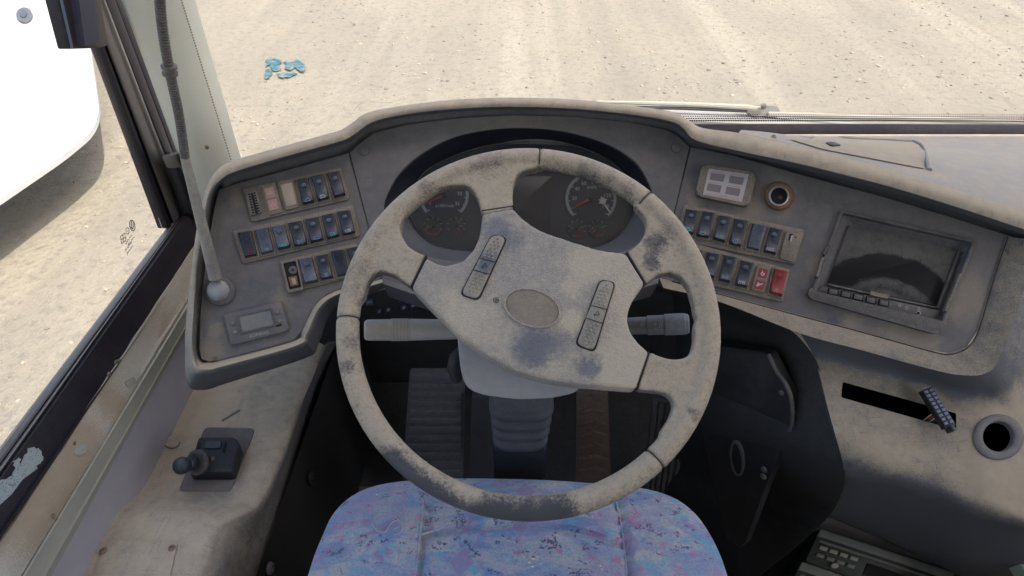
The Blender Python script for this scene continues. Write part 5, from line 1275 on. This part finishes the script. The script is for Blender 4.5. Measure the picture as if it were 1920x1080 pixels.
# stalks
def stalk(nm, path, secs_, mat, label):
    rows = []
    P0, P1 = path; ax = (P1 - P0)
    for t, r in secs_:
        c = P0 + ax * t; d = ax.normalized(); u = d.cross(V((0, 0, 1))).normalized(); v = d.cross(u)
        rows.append([c + (u * math.cos(a) + v * math.sin(a)) * r for a in [2 * math.pi * i / 20 for i in range(20)]])
    return loft(nm, rows, mat, co_, True, caps=True, label=label, smooth=30)
P0, P1 = ats(683, 619, 1300 * .00066), ats(905, 617, 1300 * .00068)
s1 = stalk('control_stalk', (P0, P1), [(0, .010), (.015, .0125), (.04, .0132), (.22, .0134), (.225, .0140), (.37, .0140), (.375, .0130), (.38, .0138), (.60, .0130), (1, .0125)], M['stalk'], 'cream left control stalk')
for k in range(5):
    c = P0 + (P1 - P0) * (.24 + k * .028); rows = tube_rows([c, c + (P1 - P0).normalized() * .0012], .0143, 20); loft('grip_ring', rows, M['ridge'], s1, True)
P0, P1 = ats(1292, 607, 1300 * .00067), ats(1090, 615, 1300 * .00069)
s2 = stalk('control_stalk', (P0, P1), [(0, .0105), (.01, .0125), (.035, .0130), (.04, .0137), (.22, .0137), (.225, .0125), (.38, .0125), (.385, .0112), (.8, .0105), (1, .010)], M['stalk2'], 'blue grey right control stalk')
class CylS:
    def __init__(s, P0, P1, r): s.pl = Plane((P0 + P1) / 2 + (CAM - (P0 + P1) / 2).normalized() * r, CAM - (P0 + P1) / 2)
    def pt(s, x, y, h=0): return s.pl.pt(x, y, h)
    def n(s, *a): return s.pl.nn
cs = CylS(P0, P1, .0140)
for x, sy in ((1205, 'lamp'), (1228, 'bar'), (1262, 'wave')):
    bm_obj('symbol', strokes_bm(SYM[sy], x, 608, (6, -.5), (.5, -6), cs, 0, 1.1), M['glue'], s2, smooth=0)
bm_obj('symbol', strokes_bm([[(-.6, -.6), (-.2, .6)], [(0, -.6), (.4, .6)]], 1240, 608, (6, -.5), (.5, -9), cs, 0, 1.1), M['glue'], s2, smooth=0)

# ================================================================== GOOSENECK
gn = rootobj('gooseneck', PL.pt(412, 546), 'black corrugated gooseneck stalk on a round grey base at left of the dashboard', 'gooseneck lamp')
G0 = PL.pt(404, 522, .020); G1 = ats(346, 292, 1300 * .00071); G2 = ats(318, 132, 1300 * .00064); G3 = ats(303, 40, 1300 * .00061); G4 = ats(297, -60, 1300 * .00058)
pth = catmull([G0, G0.lerp(G1, .5), G1], 8)
tube('sleeve', pth, [.0095 - .0035 * (i / (len(pth) - 1)) ** .7 for i in range(len(pth))], dusty('sleeve_plastic', (.16, .165, .18), (.42, .36, .27), .55, 14, .7), gn, 14)
pth = catmull([G1 - (G1 - G0).normalized() * .004, G1.lerp(G2, .5) + V((.002, 0, 0)), G2, G3, G4], 60)
# resample
L_ = [0]
for a, b in zip(pth, pth[1:]): L_.append(L_[-1] + (V(b) - V(a)).length)
tot = L_[-1]; n_ = int(tot / .00085); rs = []; k = 0
for i in range(n_):
    s_ = tot * i / n_
    while L_[k + 1] < s_: k += 1
    rs.append(V(pth[k]).lerp(V(pth[k + 1]), (s_ - L_[k]) / (L_[k + 1] - L_[k])))
tube('corrugated_hose', rs, [(.0062, .0062, .0048, .0048)[i % 4] for i in range(len(rs))], dusty('hose', (.075, .07, .07), (.30, .25, .20), .42, 30, .6), gn, 12, smooth=20)
cdir = (G3 - G2).normalized()
tube('collar_nut', [G2 - cdir * .006, G2 - cdir * .0055, G2 - cdir * .002, G2 - cdir * .0018, G2 + cdir * .003, G2 + cdir * .0032, G2 + cdir * .006, G2 + cdir * .0065], [.007, .0092, .0092, .0078, .0078, .0094, .0094, .007], M['alu'], gn, 18, smooth=25)
bs = loft('base_disc', [[PL.pt(*q, h) for q in circ(412, 546, r, r * .96, 28)] for r, h in ((29, -.001), (28.5, .002), (26, .0035), (20, .0045), (1, .005))], M['panel'], gn, True, smooth=50)
rows = []
cdm = PL.pt(409, 545, .004)
for k in range(7):
    a = k / 6 * math.pi / 2; r = .0155 * math.cos(a) + .0002; z = .015 * math.sin(a)
    e_ = PL.nn.orthogonal().normalized(); f_ = PL.nn.cross(e_)
    rows.append([cdm + (e_ * math.cos(b) + f_ * math.sin(b)) * r + PL.nn * z for b in [2 * math.pi * i / 20 for i in range(20)]])
loft('dome', rows, M['shroud'], gn, True, smooth=60)
for x, y in ((388, 541), (427, 533), (415, 567)): screw(x, y, PL, .004, 4.2, gn)

# ================================================================== LEFT CONSOLE
ZC = .40
lc = rootobj('side_console', (-.5, .75, .3), 'dusty grey side console left of the seat, stepping up towards the rear', 'console')
# rows across: (wall side) ... (edge) ... down the flank; columns go from front to rear
DZ = .035
secs = [  # each: wall joint px, edge px, z, flank bottom px, flank z
 ((380, 690), (596, 640), .400, (630, 640), .335),
 ((352, 730), (578, 690), .400, (602, 690), .335),
 ((330, 765), (556, 740), .400, (580, 745), .335),
 ((312, 795), (538, 790), .400, (563, 800), .335),
 ((290, 835), (520, 840), .400, (546, 850), .335),
 ((268, 872), (500, 885), .400, (530, 900), .335),
 ((255, 898), (485, 918), .401, (520, 935), .335),
 ((246, 915), (468, 942), .404, (512, 960), .335),
 ((236, 928), (450, 955), .413, (505, 978), .335),
 ((222, 938), (432, 963), .422, (500, 992), .335),
 ((205, 950), (412, 972), .431, (495, 1005), .335),
 ((190, 968), (396, 985), .436, (488, 1020), .335),
 ((178, 1000), (382, 1020), .438, (476, 1050), .335),
 ((150, 1060), (362, 1070), .438, (462, 1082), .335),
 ((128, 1120), (340, 1130), .438, (445, 1140), .335)]
rows = []
for wj, ed, z, fb, fz in secs:
    z += DZ; fz += DZ; a = atz(*wj, z); b = atz(*ed, z); c = atz(*fb, fz)
    a.x = min(a.x, -.580)
    r = [a + V((-.01, 0, 0)), a.lerp(b, .25), a.lerp(b, .5), a.lerp(b, .75), a.lerp(b, .93), b.lerp(V((b.x, b.y, b.z)), 1) + V((.0, 0, -.0015)), b + V((.007, 0, -.007)), b + V((.011, 0, -.010)), b.lerp(c, .5) + V((.005, 0, 0)), c, c + V((.01, 0, -.3))]
    rows.append(r)
cols = list(zip(*rows)); fine = [catmull(list(c), 4) for c in cols]; rows = [list(r) for r in zip(*fine)]
loft('top_moulding', rows, M['console'], lc, smooth=70)
class ZS:
    def __init__(s, z): s.z = z
    def pt(s, x, y, h=0): return atz(x, y, s.z + h)
    def n(s, *a): return V((0, 0, 1))
Z4, Z5 = ZS(.400 + DZ), ZS(.438 + DZ)
lcb = BVHTree.FromPolygons([p for r in rows for p in r], [(i * len(rows[0]) + j, i * len(rows[0]) + j + 1, (i + 1) * len(rows[0]) + j + 1, (i + 1) * len(rows[0]) + j) for i in range(len(rows) - 1) for j in range(len(rows[0]) - 1)])
prism('blank_plug', circ(321, 828, 15, 11, 20), Z4, -.001, .004, M['console'], lc, .002, 3)
lidp = [(204, 968), (331, 966), (300, 1085), (150, 1085), (172, 1030)]
HC = Hit(lcb)
prism('cover_plate', rpoly([(203, 1012), (333, 1016), (312, 1110), (160, 1110)], 5), Z5, -.002, .0025, M['console'], lc, .001)
for x, y in ((194, 1033), (323, 1028)): screw(x, y, Z5, .002, 7, lc)
bm_obj('scratch_mark', strokes_bm([[(-1, -.4), (1, .4)]], 433, 779, (18, -6), (-4, -10), Z4, .0006, 4), M['panel'], lc, smooth=0)
# brake lever unit
bl = rootobj('brake_lever', atz(400, 860, .4), 'black hand brake lever with round knob on a square plate in the side console', 'lever')
prism('base_plate', rpoly([(384, 801), (478, 803), (432, 921), (334, 922)], 8), Z4, -.001, .0028, M['panel'], bl, .001)
bm = bmesh.new()
prism_bm(rpoly([(372, 819), (440, 819), (451, 832), (436, 884), (352, 884)], 6, 4), Z4, 0, .024, 0, 1, bm)
me = remeshed(bm, .002, 6, .6); me.materials.clear(); me.transform(Matrix.Translation(-bl.location)); me.name = 'housing'; finish('housing', me, M['dark'], bl, smooth=0, recalc=False); me.polygons.foreach_set('use_smooth', [True] * len(me.polygons))
prism('top_clip', rpoly([(386, 826), (416, 826), (412, 840), (382, 840)], 3), Z4, .020, .027, M['switch'], bl, .0015)
for (x, y) in ((372, 838), (420, 838)): prism('rib', [(x, y - 9), (x + 4, y - 9), (x + 1, y + 9), (x - 3, y + 9)], Z4, .016, .0265, M['black'], bl, .0008)
prism('side_tab', [(396, 856), (402, 855), (401, 862), (395, 863)], Z4, .020, .0255, M['pedalpad'], bl, .001)
L0 = atz(395, 862, .418 + DZ); L1 = atz(346, 872, .452 + DZ); dv = (L1 - L0).normalized()
tube('shaft', [L0, L1], .0065, M['dark'], bl, 14)
cc = L0.lerp(L1, .52)
rows = tube_rows([cc - dv * .003, cc + dv * .003, cc + dv * .003, cc - dv * .003, cc - dv * .003], [.0195, .0195, .0155, .0155, .0195], 28)
loft('guard_ring', rows, M['monitor'], bl, True, smooth=30)
u = dv.orthogonal().normalized(); v = dv.cross(u)
for k in range(4):
    a = k * math.pi / 2 + .5; d_ = u * math.cos(a) + v * math.sin(a); tube('ring_spoke', [cc + d_ * .005, cc + d_ * .017], .0016, M['shroud'], bl, 8)
rows = []
for t, r in ((-.014, .0085), (-.012, .0100), (-.001, .0105), (0, .0095), (.001, .0115), (.008, .0135), (.015, .0125), (.019, .009), (.021, .004), (.0212, .0002)):
    c = L1 + dv * (t - .004); rows.append([c + (u * math.cos(a) + v * math.sin(a)) * r for a in [2 * math.pi * i / 22 for i in range(22)]])
loft('knob', rows, M['switch'], bl, True, smooth=50)

# ================================================================== FOOTWELL
fw = rootobj('footwell_lining', (.0, 1.1, .0), 'dark trim lining the footwell under the dashboard', 'lining')
mesh_obj('front_wall', [(-.62, 1.16, 0), (.6, 1.16, 0), (.6, 1.20, .68), (-.62, 1.20, .68)], [(0, 1, 2, 3)], M['carpet'], fw, smooth=0)
mesh_obj('toe_board', [(-.62, .98, 0.003), (.6, .98, 0.003), (.6, 1.16, .16), (-.62, 1.16, .16)], [(0, 1, 2, 3)], M['carpet'], fw, smooth=0)
# left flank under the console
a0, a1 = atz(622, 640, .366), atz(464, 1082, .366)
mesh_obj('left_lining', [a0 + V((.01, .15, .25)), a0 + V((.012, 0, -.0)), a1 + V((.012, 0, 0)), a1 + V((.05, -.05, -.27)), a0 + V((.06, .2, -.30))], [(0, 1, 2, 3, 4)], M['carpet'], fw, smooth=0)
LP = plane3(a0 + V((.012, 0, 0)), a1 + V((.012, 0, 0)), a0 + V((.06, .2, -.30)))
screw(582, 897, LP, .004, 5.5, fw, M['dark']); screw(505, 1066, LP, .004, 5.5, fw, M['alu'])
# right flank: front edge follows the console face, swept into the well
edge = [(1236, 535), (1335, 560), (1430, 592), (1478, 616), (1505, 640), (1526, 668), (1541, 705), (1561, 780), (1578, 840), (1584, 880), (1580, 920), (1556, 966), (1500, 1020), (1440, 1068), (1400, 1100)]
es = [.00084, .00083, .00082, .000815, .00081, .000803, .000797, .000781, .000770, .000778, .00082, .00092, .00095, .00100, .00104]
ec_ = catmull([cy(x, y, s_) for (x, y), s_ in zip(edge, es)], 4)
rows = [ec_, [p + V((-.006, .004, -.004)) for p in ec_], [p + V((-.030, .045, -.035)) for p in ec_]]
r3 = [V((min(p.x, .34) - .02, p.y + .20, max(.0, p.z - .10))) for p in ec_]
rows.append(r3); rows.append([p + V((0, .1, -.05)) for p in r3])
loft('right_lining', rows, M['carpet'], fw, smooth=70)
SP = plane3(cy(1350, 600, .00087), cy(1480, 760, .00082), cy(1370, 950, .00095))
pl_ = prism('access_panel', rpoly([(1300, 640), (1440, 662), (1462, 705), (1484, 745), (1486, 800), (1440, 900), (1392, 1030), (1360, 1010), (1320, 830)], 12), SP, -.02, .0, M['dark'], fw, .004, 3)
tube('edge_piping', catmull([SP.pt(1441, 664, .002), SP.pt(1455, 695, .002), SP.pt(1474, 722, .002), SP.pt(1484, 750, .002), SP.pt(1486, 790, .002), SP.pt(1481, 808, .002)], 4), .0035, M['monitor'], pl_, 8)
ring_prism('finger_pull', circ(1381, 860, 13, 34, 28, -6), circ(1380, 862, 9, 29, 28, -6), SP, -.002, .004, M['monitor'], pl_, smooth=60)
prism('pull_recess', circ(1380, 862, 9, 29, 24, -6), SP, -.002, .0008, M['black'], pl_)
for x, y in ((1466, 736), (1433, 880), (1432, 893)): screw(x, y, SP, .0005, 5, pl_, M['alu'])
# right strut and its cap
a, b = cy(1316, 780, .00108), cy(1372, 1010, .00125)
ax = b - a; bm_obj('floor_strut', box_bm((a + b) / 2, ax * .5, V((.030, 0, 0)), ax.cross(V((1, 0, 0))).normalized() * .012, .004), M['monitor'], fw)
box('heel_block', (.24, .72, 0), (.34, .80, .05), M['floor'], fw, .004)

def pedal(label, pts, s0, s1, mat, ribs, name='pedal', cat='pedal', ribmat=None, vert=False):
    """pts tl,tr,br,bl px; s depth scale at top and bottom"""
    A_, B_, C_, D_ = cy(*pts[0], s0), cy(*pts[1], s0), cy(*pts[2], s1), cy(*pts[3], s1)
    pl = plane3(A_, B_, C_); r = rootobj(name, (A_ + B_ + C_ + D_) / 4, label, cat)
    prism('pad', rpoly(pts, 4), pl, -.015, 0, mat, r, .002); uv = quad(pts)
    for k in range(ribs):
        t = (k + .6) / (ribs + .2); w_ = .32 / ribs
        if vert: q = [uv(t - w_, .04), uv(t + w_, .04), uv(t + w_, .96), uv(t - w_, .96)]
        else: q = [uv(.05, t - w_), uv(.95, t - w_), uv(.95, t + w_), uv(.05, t + w_)]
        prism('rib', q, pl, -.001, .004, ribmat or mat, r, .0012)
    return r, pl, uv
pedal('wide grey foot rest plate with cross ribs, left of the column', [(768, 700), (872, 700), (868, 930), (752, 930)], .00100, .00115, M['pedalgrey'], 14, 'foot_rest', 'foot rest')
r, pl, uv = pedal('worn brown brake pedal with chevron tread, right of the column', [(1082, 735), (1140, 735), (1146, 920), (1080, 920)], .00098, .00112, M['pedalpad'], 0)
for k in range(7):
    t = .08 + k * .12
    for s_ in (0, 1):
        q = [uv(.08, t), uv(.5, t - .05), uv(.5, t - .01), uv(.08, t + .04)] if s_ == 0 else [uv(.5, t - .05), uv(.92, t), uv(.92, t + .04), uv(.5, t - .01)]
        prism('tread_bar', q, pl, -.001, .003, M['pedalpad'], r, .0008)
pedal('dark accelerator pedal with lengthwise ribs at the right of the footwell', [(1222, 745), (1300, 760), (1262, 960), (1205, 940)], .00100, .00116, M['pedalgrey'], 6, vert=True)
r, pl, uv = pedal('dark clutch pedal arm left of the column', [(885, 745), (925, 745), (925, 905), (878, 905)], .00100, .00113, M['boot'], 0)

# ================================================================== SEAT
se = rootobj('driver_seat', (.02, .30, .3), 'driver seat cushion in blue and lilac patterned moquette below the wheel', 'seat')
front = [(560, 1120), (577, 1080), (590, 1040), (606, 1002), (622, 968), (650, 937), (690, 915), (740, 904), (800, 899), (880, 897), (960, 898), (1040, 901), (1110, 906), (1170, 911), (1225, 920), (1270, 937), (1305, 965), (1330, 1000), (1350, 1040), (1364, 1080), (1376, 1120)]
fc = catmull(front, 4)
ZSE = .49
E0 = [atz(x, y, ZSE) for x, y in fc]
# extend rearwards
left, right = E0[0], E0[-1]
back = [V((left.x - .02, -.10, ZSE)), V((left.x, -.16, ZSE)), V((right.x, -.16, ZSE)), V((right.x + .02, -.10, ZSE))]
outl = E0 + [V((right.x + .02, .05, ZSE)), V((right.x + .0, -.14, ZSE)), V((0.02, -.17, ZSE)), V((left.x, -.14, ZSE)), V((left.x - .02, .05, ZSE))]
cen3 = V((.02, .24, ZSE))
def seat_h(p, t):                               # t: 0 centre, 1 rim
    q = p; h = .030 * (1 - t ** 4)
    return h
# seams: two lengthwise, one curved across
seamL, seamR = atz(800, 960, ZSE + .03).x, atz(1165, 960, ZSE + .03).x
crossp = [atz(x, y, ZSE + .03) for x, y in ((790, 1000), (860, 982), (975, 975), (1060, 980), (1120, 995), (1170, 1018))]
def seam_depth(p):
    d1 = abs(p.x - seamL - .05 * max(0, (.42 - p.y)) * -.6); d2 = abs(p.x - seamR - .03 * max(0, (.42 - p.y)))
    d3 = 9
    if seamL - .005 < p.x < seamR + .005:
        for a, b in zip(crossp, crossp[1:]):
            e_ = V((b.x - a.x, b.y - a.y)); w2 = V((p.x - a.x, p.y - a.y)); t = max(0, min(1, w2.dot(e_) / e_.length_squared)); d3 = min(d3, (w2 - e_ * t).length)
    d = min(d1, d2, d3); return d
rows = []
NT = 90
for i in range(NT + 1):
    t = i / NT; row = []
    for p in outl:
        q = cen3.lerp(p, t); z = seat_h(q, t)
        d = seam_depth(q)
        if t < .97: z += -.007 * math.exp(-(d / .006) ** 2) + .0022 * math.exp(-((d - .009) / .006) ** 2) + .002 * noise.noise(q * 14)
        row.append(V((q.x, q.y, ZSE + z)))
    rows.append(row)
rows += [[p + V((0, 0, -.006)) + (p - cen3).normalized() * .002 for p in outl], [p + V((0, 0, -.03)) + (p - cen3).normalized() * .003 for p in outl], [p + V((0, 0, -.09)) - (p - cen3).normalized() * .02 for p in outl]]
loft('cushion', rows, M['seat'], se, True, smooth=80)
seatpipe = simple('lilac_piping', (.42, .38, .44), .9)
box('seat_base', (-.18, -.1, .0), (.22, .38, .41), M['dark'], se, .02)
hseat = Hit(BVHTree.FromPolygons([p for r in rows for p in r], [(i * len(outl) + j, i * len(outl) + (j + 1) % len(outl), (i + 1) * len(outl) + (j + 1) % len(outl), (i + 1) * len(outl) + j) for i in range(NT) for j in range(len(outl))]))
for pl_ in (((795, 906), (792, 950), (788, 1000), (781, 1050), (776, 1090)), ((1146, 914), (1160, 960), (1168, 1010), (1172, 1050), (1174, 1090)), ((788, 1003), (860, 984), (975, 977), (1060, 982), (1120, 997), (1168, 1018))):
    tube('seam_piping', catmull([hseat.pt(x, y, .0002) for x, y in pl_], 6), .0016, M['seat'], se, 6)
# looped motif, left
tube('motif', catmull([hseat.pt(x, y, .0005) for x, y in ((748, 975), (738, 968), (712, 966), (700, 978), (706, 994), (722, 998), (732, 984), (746, 976), (756, 986), (750, 1000), (738, 1003))], 4), .0012, seatpipe, se, 6)
# crumbs on the cushion
rt = rootobj('crumbs', hseat.pt(1000, 1050, .001), 'few small pale crumbs lying on the blue seat cushion', 'debris')
bm = bmesh.new()
for (x, y, r) in ((1000, 1049, .0022), (992, 1056, .0018), (1008, 1044, .0014), (998, 1063, .0018), (1125, 1062, .0016), (1128, 1068, .0014), (707, 928, .0014), (982, 1045, .001), (1014, 1058, .001), (968, 1062, .001), (1189, 961, .0012)):
    mt = Matrix.Translation(hseat.pt(x, y, r * .5)) @ Matrix.Diagonal((1.4, .8, .6, 1)); bmesh.ops.create_icosphere(bm, subdivisions=1, radius=r, matrix=mt)
bm_obj('crumb', bm, simple('pale_crumb', (.66, .62, .54), .8), rt, smooth=0, kind='stuff')
